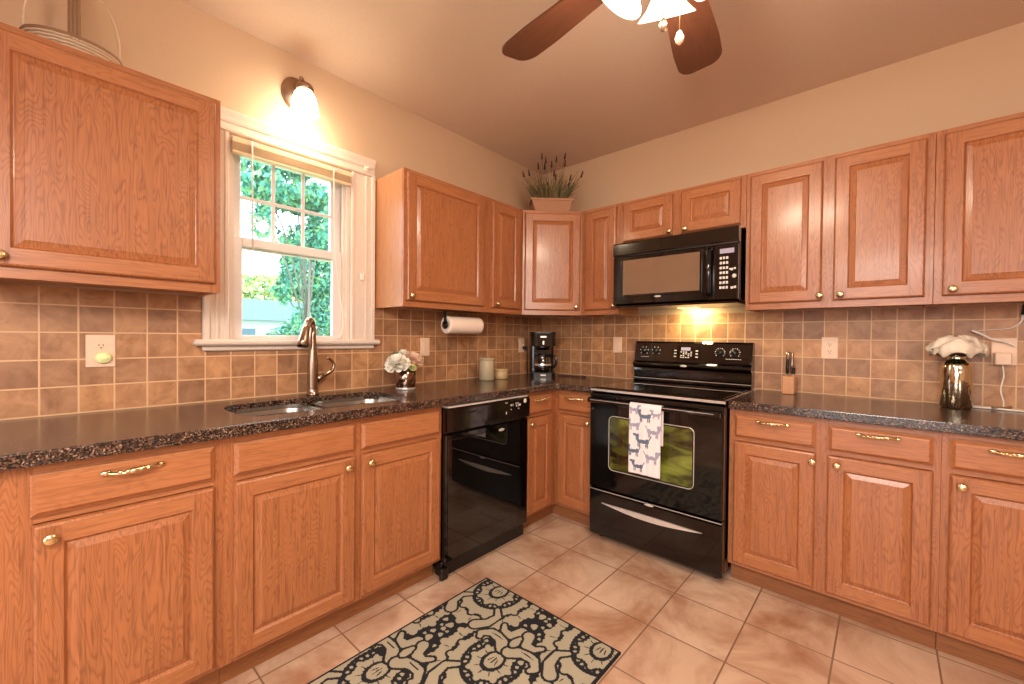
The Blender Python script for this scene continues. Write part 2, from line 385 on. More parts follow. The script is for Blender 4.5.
# ------------------------------------------------------------------ window
win = empty('window_1', (0, (WY0+WY1)/2, WZ0)); struct(win, 'white double hung window over the sink')
def wl(m, name, mats): o = m.build(name, mats, win); o.location = (0, -(WY0+WY1)/2, -WZ0); return o
c = MB()   # casing with stepped profile
for (ya, yb, s) in ((-2.4295, WY0, 1), (WY1, -1.607, -1)):
    wd = yb-ya
    c.box(.0005, ya, WZ0, .016, yb, 2.135, b=.003)
    o_, i_ = (ya, yb) if s == 1 else (yb, ya)
    c.box(.0160, o_, WZ0, .030, o_+s*.026, 2.135, b=.004); c.box(.0160, o_+s*.045, WZ0, .023, o_+s*.060, 2.135, b=.003)
    c.box(.0160, i_, WZ0, .022, i_-s*.018, 2.135, b=.004)
c.box(.0005, -2.4295, 2.135, .018, -1.607, 2.205, b=.003)
c.box(.018, -2.4295, 2.137, .024, -1.607, 2.155, b=.003)
c.prism([(.018, 2.175), (.026, 2.178), (.030, 2.190), (.046, 2.212), (.050, 2.225), (.050, 2.236), (.0005, 2.240), (.0005, 2.175)], -2.4295, -1.602, 'y') if False else None
pr = [(.0005, 2.178), (.022, 2.178), (.026, 2.190), (.026, 2.198), (.030, 2.212), (.033, 2.222), (.033, 2.232), (.0005, 2.232)]
vs = [(x, -2.431, z) for x, z in pr]+[(x, -1.610, z) for x, z in pr]; n = len(pr)
c.add(vs, [tuple(range(n)), tuple(range(n, 2*n))[::-1]]+[(i, (i+1) % n, n+(i+1) % n, n+i) for i in range(n)])
wl(c, 'casing', M['trimw'])
s = MB(); s.box(-.115, WY0+.002, 1.168, .0, WY1-.002, 1.1895); s.box(.0005, -2.466, 1.166, .050, -1.580, 1.193, b=.008); s.box(.0064, -2.431, 1.142, .022, -1.606, 1.166, b=.005)
wl(s, 'window_sill', M['trimw'])
j = MB(); j.box(-.118, WY0+.0005, WZ0, -.001, WY0+.018, WZ1-.0005); j.box(-.118, WY1-.018, WZ0, -.001, WY1-.0005, WZ1-.0005); j.box(-.118, WY0+.018, WZ1-.02, -.001, WY1-.018, WZ1-.0005)
j.box(-.040, WY0+.018, WZ0, -.022, WY0+.03, WZ1-.02); j.box(-.040, WY1-.03, WZ0, -.022, WY1-.018, WZ1-.02)
wl(j, 'jamb', M['trimw'])
def sash(name, x0, x1, z0, z1, gz0, gz1, grid):
    a, b_ = WY0+.0185, WY1-.0185; g0, g1 = -2.262, -1.826
    m = MB()
    m.box(x0, a, z0, x1, g0, z1, b=.003); m.box(x0, g1, z0, x1, b_, z1, b=.003)
    m.box(x0, g0, z0, x1, g1, gz0, b=.003); m.box(x0, g0, gz1, x1, g1, z1, b=.003)
    o = wl(m, name, M['sash'])
    xm = (x0+x1)/2
    g = MB().box(xm-.002, g0, gz0, xm+.002, g1, gz1).build('glass_pane', M['glass'], o)
    if grid:
        q = MB(); 
        for k in (1, 2): y = g0+(g1-g0)*k/3; q.box(xm+.003, y-.009, gz0, xm+.009, y+.009, gz1, b=.002)
        z = (gz0+gz1)/2+.005
        q.box(xm+.0035, g0, z-.009, xm+.0085, g1, z+.009, b=.002)
        q.build('muntin', M['sash'], o)
sash('upper_sash', -.098, -.070, 1.63, 2.113, 1.672, 2.075, True)
sash('lower_sash', -.068, -.042, 1.1905, 1.682, 1.214, 1.640, False)

# mini blind pulled up
bl = thing('mini_blind', 'cream mini blind pulled up tight at the top of the window', 'window blind', (.02, -2.04, 2.048))
m = MB(); m.box(-.015, -.284, .045, .015, .284, .070, b=.003); m.build('headrail', M['blind'], bl)
m = MB()
for k in range(7): m.box(-.014, -.283, .0128+k*.0046, .014, .283, .0142+k*.0046)
m.build('slat_stack', M['blind'], bl)
m = MB(); m.box(-.013, -.283, -.002, .013, .283, .011, b=.003); m.build('bottom_rail', M['blind'], bl)
m = MB(); m.tube([(.017, -.205, .07), (.02, -.205, .0), (.022, -.203, -.44)], .0035, 8); m.build('tilt_wand', M['cord'], bl)
m = MB(); m.tube([(.017, .182, .06), (.018, .184, -.2), (.02, .19, -.40), (.016, .215, -.60), (.02, .235, -.74), (.026, .22, -.83), (.03, .165, -.855)], .0026, 6, smooth=6); m.build('lift_cord', M['cord'], bl)
for y in (-.20, .185): MB().box(.0152, y-.02, .05, .019, y+.02, .07, b=.001).build('bracket', M['silver'], bl)
t = MB(); t.box(-.004, -.012, -.02, .004, .012, .02, b=.003); t.tube([(.004, 0, -.012), (.016, 0, -.014), (.018, 0, .02), (.012, 0, .028)], .003, 8)
tag(t.build('cord_cleat', M['cord'], None, (.030, -1.690, 1.55)), 'small white cord cleat on the right window casing', 'cleat')
t = MB(); t.box(-.003, -.010, -.014, .003, .010, .014, b=.002); t.tube([(.003, 0, 0), (.02, .0, 0), (.024, .0, .008)], .004, 8)
tag(t.build('curtain_rod_hook', M['cord'], None, (.0275, -1.668, 2.168)), 'small white rod hook at the upper right corner of the window', 'hook')

# ------------------------------------------------------------------ cabinet parts
def door_mesh(w, h, arch=False):
    t = .0195; m = MB(); fw = .055 if w > .2 else .042
    e = .006
    def ring(o, y0, i, y1, mi=0):     # sloping ring between two rectangles (x0,z0,x1,z1)
        a = [(o[0], y0, o[1]), (o[2], y0, o[1]), (o[2], y0, o[3]), (o[0], y0, o[3])]
        b = [(i[0], y1, i[1]), (i[2], y1, i[1]), (i[2], y1, i[3]), (i[0], y1, i[3])]
        m.add(a+b, [(0, 1, 5, 4), (1, 2, 6, 5), (2, 3, 7, 6), (3, 0, 4, 7)], mi)
    O = (0, 0, w, h); E1 = (.003, .003, w-.003, h-.003); E2 = (e+.002, e+.002, w-e-.002, h-e-.002)
    m.add([(0, 0, 0), (w, 0, 0), (w, 0, h), (0, 0, h)], [(0, 3, 2, 1)])
    ring(O, 0, O, -t+.009); ring(O, -t+.009, E1, -t+.003); ring(E1, -t+.003, E2, -t)
    I = (fw, fw, w-fw, h-fw)
    # stiles and rails (flat faces)
    x0, z0, x1, z1 = E2; a, c_, b_, d_ = I
    m.add([(x0, -t, z0), (a, -t, z0), (a, -t, z1), (x0, -t, z1)], [(0, 1, 2, 3)], 0)
    m.add([(b_, -t, z0), (x1, -t, z0), (x1, -t, z1), (b_, -t, z1)], [(0, 1, 2, 3)], 0)
    m.add([(a, -t, z0), (b_, -t, z0), (b_, -t, c_), (a, -t, c_)], [(0, 1, 2, 3)], 1)
    m.add([(a, -t, d_), (b_, -t, d_), (b_, -t, z1), (a, -t, z1)], [(0, 1, 2, 3)], 1)
    def ins(R, k): return (R[0]+k, R[1]+k, R[2]-k, R[3]-k)
    J1 = ins(I, .006); J2 = ins(I, .0085); sl = .018 if w > .2 else .014; J3 = ins(J2, sl); J4 = ins(J3, .002)
    ring(I, -t, J1, -t+.0075); ring(J1, -t+.0075, J2, -t+.0085); ring(J2, -t+.0085, J3, -t+.0022); ring(J3, -t+.0022, J4, -t+.001)
    m.add([(J4[0], -t+.001, J4[1]), (J4[2], -t+.001, J4[1]), (J4[2], -t+.001, J4[3]), (J4[0], -t+.001, J4[3])], [(0, 1, 2, 3)], 0)
    return m
def drawer_mesh(w, h):
    t = .0195; m = MB()
    def ring(o, y0, i, y1):
        a = [(o[0], y0, o[1]), (o[2], y0, o[1]), (o[2], y0, o[3]), (o[0], y0, o[3])]
        b = [(i[0], y1, i[1]), (i[2], y1, i[1]), (i[2], y1, i[3]), (i[0], y1, i[3])]
        m.add(a+b, [(0, 1, 5, 4), (1, 2, 6, 5), (2, 3, 7, 6), (3, 0, 4, 7)])
    R = lambda k: (k, k, w-k, h-k)
    m.add([(0, 0, 0), (w, 0, 0), (w, 0, h), (0, 0, h)], [(0, 3, 2, 1)])
    ring(R(0), 0, R(0), -.009); ring(R(0), -.009, R(.003), -.0105); ring(R(.003), -.0105, R(.012), -t+.0005); ring(R(.012), -t+.0005, R(.014), -t)
    a, b_, c_, d_ = R(.014); m.add([(a, -t, b_), (c_, -t, b_), (c_, -t, d_), (a, -t, d_)], [(0, 1, 2, 3)])
    return m
def knob_mesh():
    m = MB(); RX = Matrix.Rotation(PI/2, 4, 'X')   # z -> -y
    m.lathe([(.0085, 0), (.0095, .001), (.0065, .004), (.005, .009), (.0065, .013), (.013, .016), (.0155, .019), (.0150, .0225), (.010, .0255), (.004, .027), (0, .027)], n=20, T=RX)
    return m.build('knob', M['brass'])
def pull_mesh():
    m = MB(); pts = []
    for i in range(17):
        u = -1+2*i/16; pts.append((u*.058, -.006-.020*(1-abs(u)**2.6), .004*math.sin(u*PI)))
    m.tube(pts, [.0045+.0035*math.exp(-((-1+2*i/16)/.18)**2) for i in range(17)], 10)
    for sx in (-1, 1):
        m.ball((sx*.058, -.006, 0), .0085, sc=(1.5, .75, .9)); m.ball((sx*.030, -.023, 0), .0062)
    m.ball((0, -.026, 0), .0085, sc=(1.6, 1, 1)); m.ball((.014, -.0255, 0), .0072); m.ball((-.014, -.0255, 0), .0072)
    return m.build('handle', M['brass'])
KN = knob_mesh(); PU = pull_mesh(); _used = {'k': False, 'p': False}
def put_knob(parent, x, z, y=-.0195, rz=0):
    if not _used['k']: _used['k'] = True; KN.parent = parent; KN.location = (x, y, z); return KN
    return dup(KN, parent, (x, y, z))
def put_pull(parent, x, z, y=-.0195):
    if not _used['p']: _used['p'] = True; PU.parent = parent; PU.location = (x, y, z); return PU
    return dup(PU, parent, (x, y, z))
def door(root, x, z, w, h, yf, knob=None, rz=0, ang=None):
    o = door_mesh(w, h).build('door', [M['oak'], M['oakh']], root, (x, yf, z), fix=False)
    if rz: o.rotation_euler = (0, 0, rz)
    if knob: put_knob(o, knob[0], knob[1])
    return o
def drawer(root, x, z, w, h, yf, pull=True, rz=0, name='drawer'):
    o = drawer_mesh(w, h).build(name, [M['oakh']], root, (x, yf, z), fix=False)
    if rz: o.rotation_euler = (0, 0, rz)
    if pull: put_pull(o, w/2, h/2+.032)
    return o
def frame(root, w, D, z0, z1, stiles, rails, name='face_frame'):
    m = MB()
    for a, b in stiles: m.box(a, -D, z0, b, -D+.019, z1, 0)
    for k in range(len(stiles)-1):
        for a, b in rails: m.box(stiles[k][1], -D+.0002, a, stiles[k+1][0], -D+.019, b, 1)
    return m.build(name, [M['oak'], M['oakh']], root)
def base_cab(name, label, loc, rz, w, stiles, doors, drawers, toe=(0, None), D=.61, group='oak base cabinets'):
    r = thing(name, label, 'cabinet', loc, rz, group)
    g = .0006; w_ = w-g
    c = MB(); y1 = -.004
    c.box(g, -D+.0195, .10, .018, y1, .8745); c.box(w_-.018, -D+.0195, .10, w_, y1, .8745); c.box(.018, -D+.0195, .10, w_-.018, y1, .118)
    c.box(.018, -.012, .118, w_-.018, y1, .8745)
    c.box(g, -D+.08, .0005, .018, y1, .0995); c.box(w_-.018, -D+.08, .0005, w_, y1, .0995)
    c.build('carcass', M['oakside'], r)
    MB().box(toe[0]+g, -D+.062, .0005, (toe[1] or w_), -D+.079, .0995).build('toe_kick', M['oakdark'], r)
    frame(r, w, D, .10, .8745, stiles, [(.10, .128), (.718, .742), (.846, .8745)])
    for a in drawers: drawer(r, a[0], .738, a[1]-a[0], .110, -D-.0004, a[2], name='drawer' if a[2] else 'false_drawer_front')
    for a in doors: door(r, a[0], .118, a[1]-a[0], .598, -D-.0004, (a[2], .598-.036))
    return r
def wall_cab(name, label, loc, rz, w, stiles, doors, z0=1.378, z1=2.126, D=.305, rails=None, group='oak wall cabinets', kz=.026, dz=None):
    r = thing(name, label, 'cabinet', (loc[0], loc[1], z0), rz, group); g = .0006; H = z1-z0
    c = MB(); b0 = .012
    c.box(g, -D+.0195, 0, .016, -.0008, H); c.box(w-g-.016, -D+.0195, 0, w-g, -.0008, H)
    c.box(.016, -D+.0195, b0, w-g-.016, -.0008, b0+.016); c.box(.016, -D+.0195, H-.018, w-g-.016, -.0008, H-.002); c.box(.016, -.008, b0+.016, w-g-.016, -.0008, H-.018)
    c.build('carcass', M['oakside'], r)
    frame(r, w, D, 0, H, stiles, rails or [(0, .045), (H-.035, H)])
    d0, d1 = dz or (.033, H-.022)
    for a in doors: door(r, a[0], d0, a[1]-a[0], d1-d0, -D-.0004, (a[2], kz))
    return r
R90 = PI/2
# --- base cabinets, window side (local x runs towards the corner)
base_cab('base_cabinet', 'oak base cabinet with a brass drawer pull at the far left of the photo', (0, -2.936, 0), R90, .446, [(0, .025), (.415, .446)], [(.023, .415, .032)], [(.020, .415, True)])
base_cab('base_cabinet', 'bare oak cabinet side cut by the left edge of the photo', (0, -3.350, 0), R90, .414, [(0, .04), (.34, .414)], [(.03, .345, .28)], [(.03, .345, True)])
base_cab('sink_base_cabinet', 'wide oak base cabinet with two false drawer fronts under the sink', (0, -2.490, 0), R90, .913, [(0, .035), (.445, .495), (.884, .913)],
         [(.024, .456, .395), (.484, .897, .034)], [(.024, .456, False), (.484, .897, False)])
# --- corner base cabinet
r = thing('corner_base_cabinet', 'oak corner base cabinet with two narrow doors left of the range', 'cabinet', (0, 0, 0), 0, 'oak base cabinets')
c = MB(); c.box(.004, -.929, .10, .590, -.912, .8745); c.box(.888, -.590, .10, .905, -.004, .8745); c.box(.004, -.911, .10, .590, -.03, .118); c.box(.590, -.590, .10, .887, -.03, .118)
c.box(.004, -.929, .0005, .53, -.912, .0995); c.box(.888, -.53, .0005, .905, -.004, .0995); c.build('carcass', M['oakside'], r)
m = MB(); m.box(.531, -.929, .0005, .548, -.548, .0995); m.box(.531, -.548, .0005, .905, -.531, .0995); m.build('toe_kick', M['oakdark'], r)
m = MB(); m.box(.591, -.929, .10, .6095, -.918, .8745); m.box(.591, -.660, .10, .6095, -.610, .8745); m.box(.6095, -.6095, .10, .640, -.591, .8745); m.box(.895, -.6095, .10, .905, -.591, .8745)
for a, b_ in ((.10, .128), (.718, .742), (.846, .8745)): m.box(.591, -.918, a, .609, -.660, b_, 1); m.box(.640, -.609, a, .895, -.591, b_, 1)
m.build('face_frame', [M['oak'], M['oakh']], r)
o = drawer(r, .6105, .738, .252, .110, 0, True, R90); o.location = (.6100, -.922, .738)
o = door(r, 0, 0, .252, .598, 0, (.026, .562), R90); o.location = (.6100, -.922, .118)
drawer(r, .636, .738, .264, .110, -.6100, True)
door(r, .636, .118, .264, .598, -.6100, (.264-.030, .562))
# --- base cabinets, range side
base_cab('base_cabinet', 'double door oak base cabinet with two brass pulls right of the range', (1.676, 0, 0), 0, .738, [(0, .032), (.342, .404), (.712, .738)],
         [(.022, .349, .349-.03-.0), (.393, .717, .034)], [(.024, .349, True), (.395, .717, True)])
base_cab('base_cabinet', 'oak base cabinet cut by the right edge of the photo', (2.415, 0, 0), 0, .738, [(0, .032), (.342, .404), (.712, .738)], [(.022, .349, .030), (.393, .717, .034)], [(.022, .349, True), (.395, .717, True)])
# --- wall cabinets, window side
wall_cab('wall_cabinet', 'large oak wall cabinet left of the window with a basket on top', (0, -3.045, 0), R90, .613, [(0, .035), (.578, .613)], [(.032, .595, .036)], kz=.030)
wall_cab('wall_cabinet', 'wide oak wall cabinet just right of the window', (0, -1.600, 0), R90, .638, [(0, .032), (.585, .638)], [(.014, .594, .024)])
wall_cab('wall_cabinet', 'narrow oak wall cabinet left of the diagonal corner cabinet', (0, -.9610, 0), R90, .349, [(0, .035), (.32, .349)], [(.030, .312, .040)])
# --- diagonal corner wall cabinet
r = thing('corner_wall_cabinet', 'diagonal oak corner wall cabinet under the lavender planter', 'cabinet', (0, 0, 1.378), 0, 'oak wall cabinets')
H = 2.126-1.378
poly = [(.001, -.001), (.001, -.611), (.30, -.611), (.611, -.30), (.611, -.001)]
def shrink(P, k): cx = sum(p[0] for p in P)/5; cy = sum(p[1] for p in P)/5; return [(cx+(x-cx)*k, cy+(y-cy)*k) for x, y in P]
c = MB(); c.prism(shrink(poly, .96), .012, .028); c.prism(shrink(poly, .96), H-.018, H-.002)
c.box(.001, -.6105, 0, .30, -.596, H); c.box(.596, -.30, 0, .6105, -.001, H); c.build('carcass', M['oakside'], r)
fl = math.hypot(.305, .305)-.003; T = Matrix.Translation((.3055, -.6105, 0)) @ Matrix.Rotation(PI/4, 4, 'Z')
m = MB(); m.box(.0, -.0, 0, .02, .019, H, 0, T=T); m.box(fl-.02, 0, 0, fl, .019, H, 0, T=T); m.box(.02, .0002, 0, fl-.02, .019, .045, 1, T=T); m.box(.02, .0002, H-.035, fl-.02, .019, H, 1, T=T)
m.build('face_frame', [M['oak'], M['oakh']], r)
o = door(r, 0, 0, fl-.028, H-.055, 0, (fl-.028-.03, .026), PI/4); p_ = T @ Vector((.014, -.0004, 0)); o.location = (p_.x, p_.y, .033)
# --- wall cabinets, range side
wall_cab('wall_cabinet', 'narrow oak wall cabinet between the corner cabinet and the microwave', (.612, 0, 0), 0, .288, [(0, .03), (.262, .288)], [(.030, .270, .230)])
wall_cab('wall_cabinet', 'short double door oak cabinet above the microwave', (.902, 0, 0), 0, .763, [(0, .032), (.358, .412), (.733, .763)],
         [(.030, .360, .318), (.412, .738, .030)], z0=1.836, kz=.020, rails=[(0, .026), (.262, .29)], dz=(.020, .272))
wall_cab('wall_cabinet', 'double door oak wall cabinet right of the microwave', (1.667, 0, 0), 0, .732, [(0, .025), (.338, .388), (.705, .732)], [(.020, .340, .315), (.386, .706, .030)])
wall_cab('wall_cabinet', 'oak wall cabinet cut by the right edge of the photo', (2.401, 0, 0), 0, .61, [(0, .03), (.58, .61)], [(.026, .586, .030)])

# ------------------------------------------------------------------ countertops
import bmesh
def slab(name, outer, holes, z0, z1, mat, bev=.004):
    bm = bmesh.new(); es = []
    for loop in [outer]+holes:
        vs = [bm.verts.new((x, y, z1)) for x, y in loop]
        es += [bm.edges.new((vs[i], vs[(i+1) % len(vs)])) for i in range(len(vs))]
    bmesh.ops.triangle_fill(bm, use_beauty=True, use_dissolve=False, edges=es)
    g = bmesh.ops.extrude_face_region(bm, geom=bm.faces[:])
    bmesh.ops.translate(bm, verts=[v for v in g['geom'] if isinstance(v, bmesh.types.BMVert)], vec=(0, 0, z0-z1))
    bmesh.ops.recalc_face_normals(bm, faces=bm.faces)
    me = bpy.data.meshes.new(name); bm.to_mesh(me); bm.free(); me.materials.append(mat)
    o = bpy.data.objects.new(name, me); COL.objects.link(o)
    md = o.modifiers.new('bevel', 'BEVEL'); md.width = bev; md.segments = 2; md.limit_method = 'ANGLE'; md.angle_limit = math.radians(50)
    return o
def rrect(x0, y0, x1, y1, r, n=6):
    P = []
    for cx, cy, a0 in ((x1-r, y1-r, 0), (x0+r, y1-r, 90), (x0+r, y0+r, 180), (x1-r, y0+r, 270)):
        for i in range(n+1): a = math.radians(a0+90*i/n); P.append((cx+r*math.cos(a), cy+r*math.sin(a)))
    return P
SX0, SX1, SY0, SY1 = .165, .535, -2.405, -1.690
CZ0, CZ1 = .8755, .914
tag(slab('countertop', [(.0064, -3.35), (.648, -3.35), (.648, -.668), (.668, -.648), (.908, -.648), (.908, -.0064), (.0064, -.0064)], [rrect(SX0, SY0, SX1, SY1, .09)], CZ0, CZ1, M['granite']),
    'speckled dark granite countertop wrapping the corner under the window', 'countertop')
tag(slab('countertop', [(1.676, -.648), (3.16, -.648), (3.16, -.0064), (1.676, -.0064)], [], CZ0, CZ1, M['granite']),
    'speckled dark granite countertop right of the range', 'countertop')

# ------------------------------------------------------------------ sink and faucet
sk = thing('sink', 'stainless steel double bowl sink set under the counter', 'sink', ((SX0+SX1)/2, (SY0+SY1)/2, .70))
ox, oy = (SX0+SX1)/2, (SY0+SY1)/2
def bowl(y0, y1, depth):
    m = MB(); L = []
    zt = CZ0-.70-.0008
    for ins, z in ((.0052, zt+.016), (.006, zt-.002), (.009, zt-.02), (.014, zt-depth+.03), (.035, zt-depth+.004), (.06, zt-depth)):
        P = rrect(SX0-.004+ins, y0+ins, SX1+.004-ins, y1-ins, max(.085-ins*.5, .02), 6); L.append([(x-ox, y-oy, z) for x, y in P])
    n = len(L[0])
    for k in range(len(L)-1): m.add(L[k]+L[k+1], [(i, (i+1) % n, n+(i+1) % n, n+i) for i in range(n)], 0, True)
    m.add(L[-1], [tuple(range(n))], 0)
    o = m.build('bowl', M['steel'], sk, fix=False)
    d_ = MB(); cy = (y0+y1)/2-oy; d_.lathe([(.0, .003), (.022, .003), (.030, .005), (.042, .004), (.044, 0)], (0, cy, zt-depth+.0004), 20); d_.build('drain', M['chrome'], o)
bowl(-2.409, -2.070, .165); bowl(-2.046, -1.686, .15)
m = MB(); m.box(-.176, -.018-.0, .12, .176, .018, .182, b=.012); o = m.build('divider', M['steel'], sk, (0, (-2.058-oy), 0))
fc = thing('faucet', 'brushed nickel pull down kitchen faucet behind the sink', 'faucet', (.085, -1.985, .9145))
m = MB(); m.lathe([(.030, 0), (.030, .006), (.026, .010), (.0245, .03), (.0255, .09), (.025, .16), (.019, .22), (.0155, .30), (.015, .345)], n=24)
m.tube([(0, 0, .34), (.002, -.004, .362), (.012, -.018, .378), (.026, -.034, .366), (.032, -.040, .345)], [.015, .0155, .016, .0165, .0165], 16, smooth=5); m.build('body', M['nickel'], fc)
m = MB(); m.tube([(.030, -.038, .360), (.042, -.052, .325), (.054, -.066, .275), (.060, -.074, .246)], [.0165, .019, .0235, .026], 18); o = m.build('spray_head', M['nickel'], fc)
MB().lathe([(.0, 0), (.021, 0), (.023, .003)], n=18).build('nozzle_ring', M['blackm'], o, (.0605, -.0745, .2425))
m = MB(); m.tube([(0, .02, .075), (0, .055, .095)], [.017, .014], 16)
m.tube([(0, .052, .094), (0, .085, .108), (.0, .106, .130), (.0, .106, .158), (.0, .085, .180), (.0, .072, .180)], [.012, .010, .0085, .0075, .007, .006], 12, smooth=5); m.build('lever', M['nickel'], fc)

# ------------------------------------------------------------------ dishwasher
dw = thing('dishwasher', 'black dishwasher between the sink cabinet and the corner cabinet', 'dishwasher', (0, -1.575, 0), R90); w_ = .643
MB().box(.004, -.60, .10, w_-.004, -.02, .868).build('tub', M['blackm'], dw)
m = MB(); m.box(.004, -.640, .088, w_-.004, -.601, .728, b=.006); dd = m.build('door', M['black'], dw)
m = MB(); m.box(.016, -.6435, .10, w_-.10, -.6402, .70, b=.0015); m.build('door_panel', M['glassb'], dd)
m = MB(); m.prism([(-.601, .732), (-.640, .732), (-.652, .742), (-.652, .846), (-.644, .860), (-.601, .860)], .004, w_-.004, 'x'); cp = m.build('control_panel', M['panelb'], dw)
m = MB(); m.box(.30, -.6535, .735, .55, -.6522, .745); m.box(.26, -.656, .742, .46, -.6522, .758, b=.004); m.build('door_latch_recess', M['blackm'], cp)
m = MB()
for k, (x, z, a, b_) in enumerate([(.43, .842, .02, .003), (.47, .825, .008, .010), (.485, .825, .004, .012), (.47, .800, .006, .006), (.52, .832, .03, .004), (.515, .818, .004, .012), (.53, .818, .004, .012), (.545, .820, .014, .012), (.535, .800, .01, .004), (.43, .785, .006, .014)]):
    m.box(x-a/2, -.6532, z-b_/2, x+a/2, -.6522, z+b_/2)
m.lathe([(0, .0012), (.013, .0012), (.014, 0)], n=20, T=Matrix.Translation((.595, -.6521, .838)) @ Matrix.Rotation(PI/2, 4, 'X')); m.build('printed_icons', M['mark'], cp)
m = MB(); m.box(.13, -.6540, .822, .19, -.6522, .830, b=.0008); m.build('vent_slot', M['blackm'], cp)
m = MB(); m.ball((.40, -.6455, .694), .02, sc=(1.2, .15, .42)); m.build('emblem', M['silver'], dd)
m = MB(); m.box(.006, -.658, .862, w_-.030, -.600, .870, b=.001); m.build('top_trim', M['silver'], dw)
m = MB(); m.box(.004, -.612, .006, w_-.004, -.56, .084, b=.004); m.box(-.012, -.634, .002, .030, -.6115, .06, b=.003); m.build('toe_panel', M['blackm'], dw)

# ------------------------------------------------------------------ range
RX0, RX1 = .912, 1.672; rw = RX1-RX0
rg = thing('range', 'black electric range with a glass cooktop', 'stove', (RX0, 0, 0))
MB().box(.003, -.645, .05, rw-.003, -.012, .888, b=.004).build('body', M['black'], rg)
m = MB(); m.box(.0, -.668, .889, rw, -.085, .917, b=.006); m.box(.02, -.64, .9172, rw-.02, -.10, .9195, b=.001); ck = m.build('cooktop', [M['glassb']], rg)
m = MB(); m.box(.001, -.672, .896, rw-.001, -.667, .910, b=.002); m.build('front_trim', M['silver'] if False else M['chrome'], ck)
bm_ = MB()
for x, y, r_ in ((.20, -.47, .10), (.56, -.47, .085), (.20, -.23, .075), (.56, -.23, .10)):
    bm_ = MB().lathe([(r_, 0), (r_+.003, 0)], (x, y, .9199), 40, caps=False); bm_.build('burner_ring', M['burner'], ck, fix=False)

# backguard
pf = [(-.012, .917), (-.085, .917), (-.092, .925), (-.092, .945), (-.082, .952), (-.082, .995), (-.080, 1.010), (-.098, 1.022), (-.104, 1.034), (-.100, 1.048), (-.080, 1.060), (-.058, 1.186), (-.050, 1.196), (-.012, 1.196)]
m = MB(); m.prism(pf, .0, rw-.014, 'x'); bgd = m.build('backguard', M['black'], rg)
m = MB(); m.box(.001, -.0950, .940, rw-.015, -.0922, .9435); m.box(.001, -.0890, .9225, rw-.015, -.0862, .9255); m.build('trim_strip', M['chrome'], bgd)
TP = Matrix.Translation((0, -.0805, 1.060)) @ Matrix.Rotation(-math.atan2(.022, .126), 4, 'X')  # local z up the slanted face, -y outwards
m = MB(); m.box(.006, -.002, .004, rw-.020, .0005, .122, T=TP); m.build('control_face', M['panelb'], bgd)
kb = MB(); RX = Matrix.Rotation(PI/2, 4, 'X')
kb.lathe([(.021, 0), (.021, .004), (.017, .006), (.0165, .016), (.014, .020), (0, .020)], n=24, T=RX); kb.box(-.0035, -.026, -.016, .0035, -.018, .016, b=.002)
k0 = None
for x in (.070, .155, .565, .650):
    p_ = TP @ Vector((x, -.0022, .072))
    if k0 is None: k0 = kb.build('knob', M['blackm'], bgd, tuple(p_)); k0.rotation_euler = TP.to_euler()
    else: dup(k0, bgd, tuple(p_), rot=TP.to_euler())
mk = MB()
for x in (.070, .155, .565, .650):
    for a in range(-130, 131, 26 if x > .3 else 52):
        an = math.radians(a+90); s_ = .0028 if (a//26) % 2 else .0018
        cx, cz = x+.028*math.cos(an), .072+.028*math.sin(an)
        mk.box(cx-s_, -.0028, cz-s_, cx+s_, -.0020, cz+s_, T=TP)
for i in range(9): mk.box(.60+i*.010, -.0028, .030, .606+i*.010, -.002, .035, T=TP)
for i in range(5): mk.box(.05+i*.012, -.0028, .028, .057+i*.012, -.002, .031, T=TP)
mk.build('printed_marks', M['mark'], bgd)
m = MB(); m.box(.268, -.004, .022, .445, -.0021, .112, b=.001, T=TP); dp = m.build('display_panel', M['glassb'], bgd)
m = MB(); m.box(.325, -.0052, .078, .385, -.0041, .100, T=TP); m.build('clock', M['disp'], dp)
m = MB()
for i in range(5):
    for k in range(4):
        if (i+k*2) % 5 != 4: m.box(.322+i*.016, -.0052, .030+k*.012, .332+i*.016, -.0041, .036+k*.012, T=TP)
for k in range(3): m.box(.280, -.0052, .035+k*.02, .296, -.0041, .041+k*.02, T=TP); m.box(.418, -.0052, .035+k*.02, .434, -.0041, .041+k*.02, T=TP)
m.build('button_marks', M['mark'], dp)
m = MB(); m.ball((.352, -.104, 1.037), .018, sc=(1.25, .16, .42)); m.build('emblem', M['silver'], bgd)
# oven door with window
od = MB(); od.box(.004, -.684, .318, rw-.004, -.6465, .884, b=.007); odo = od.build('oven_door', M['black'], rg)
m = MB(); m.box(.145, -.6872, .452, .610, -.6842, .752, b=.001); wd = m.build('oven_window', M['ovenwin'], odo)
fr = rrect(.137, .444, .618, .760, .028, 5); pts = [(x, -.6862, z) for x, z in fr]
MB().tube(pts, .0022, 6, closed=True).build('window_trim', M['silver'], wd)
m = MB(); m.tube([(.020, -.722, .846), (.2, -.726, .846), (rw-.2, -.726, .846), (rw-.020, -.722, .846)], .0125, 14, flat=(1, 1)); m.box(.012, -.728, .832, .034, -.683, .860, b=.004); m.box(rw-.034, -.728, .832, rw-.012, -.683, .860, b=.004)
oh = m.build('handle', M['black'], odo)
m = MB(); m.box(.036, -.7396, .850, rw-.036, -.7366, .8535, b=.001); m.build('highlight_strip', M['chrome'], oh)
m = MB(); m.box(.004, -.680, .036, rw-.004, -.6465, .300, b=.007); wdr = m.build('warming_drawer', M['black'], rg)
m = MB(); m.box(.006, -.688, .300, rw-.006, -.6465, .313, b=.003); m.build('door_sill_trim', M['black'], rg)
m = MB(); m.box(.006, -.6895, .308, rw-.006, -.6882, .3125); m.build('sill_highlight', M['chrome'], rg)
P = []; n = 24
up = [(.092+.57*i/n, .236+.004*math.sin(PI*i/n)) for i in range(n+1)]
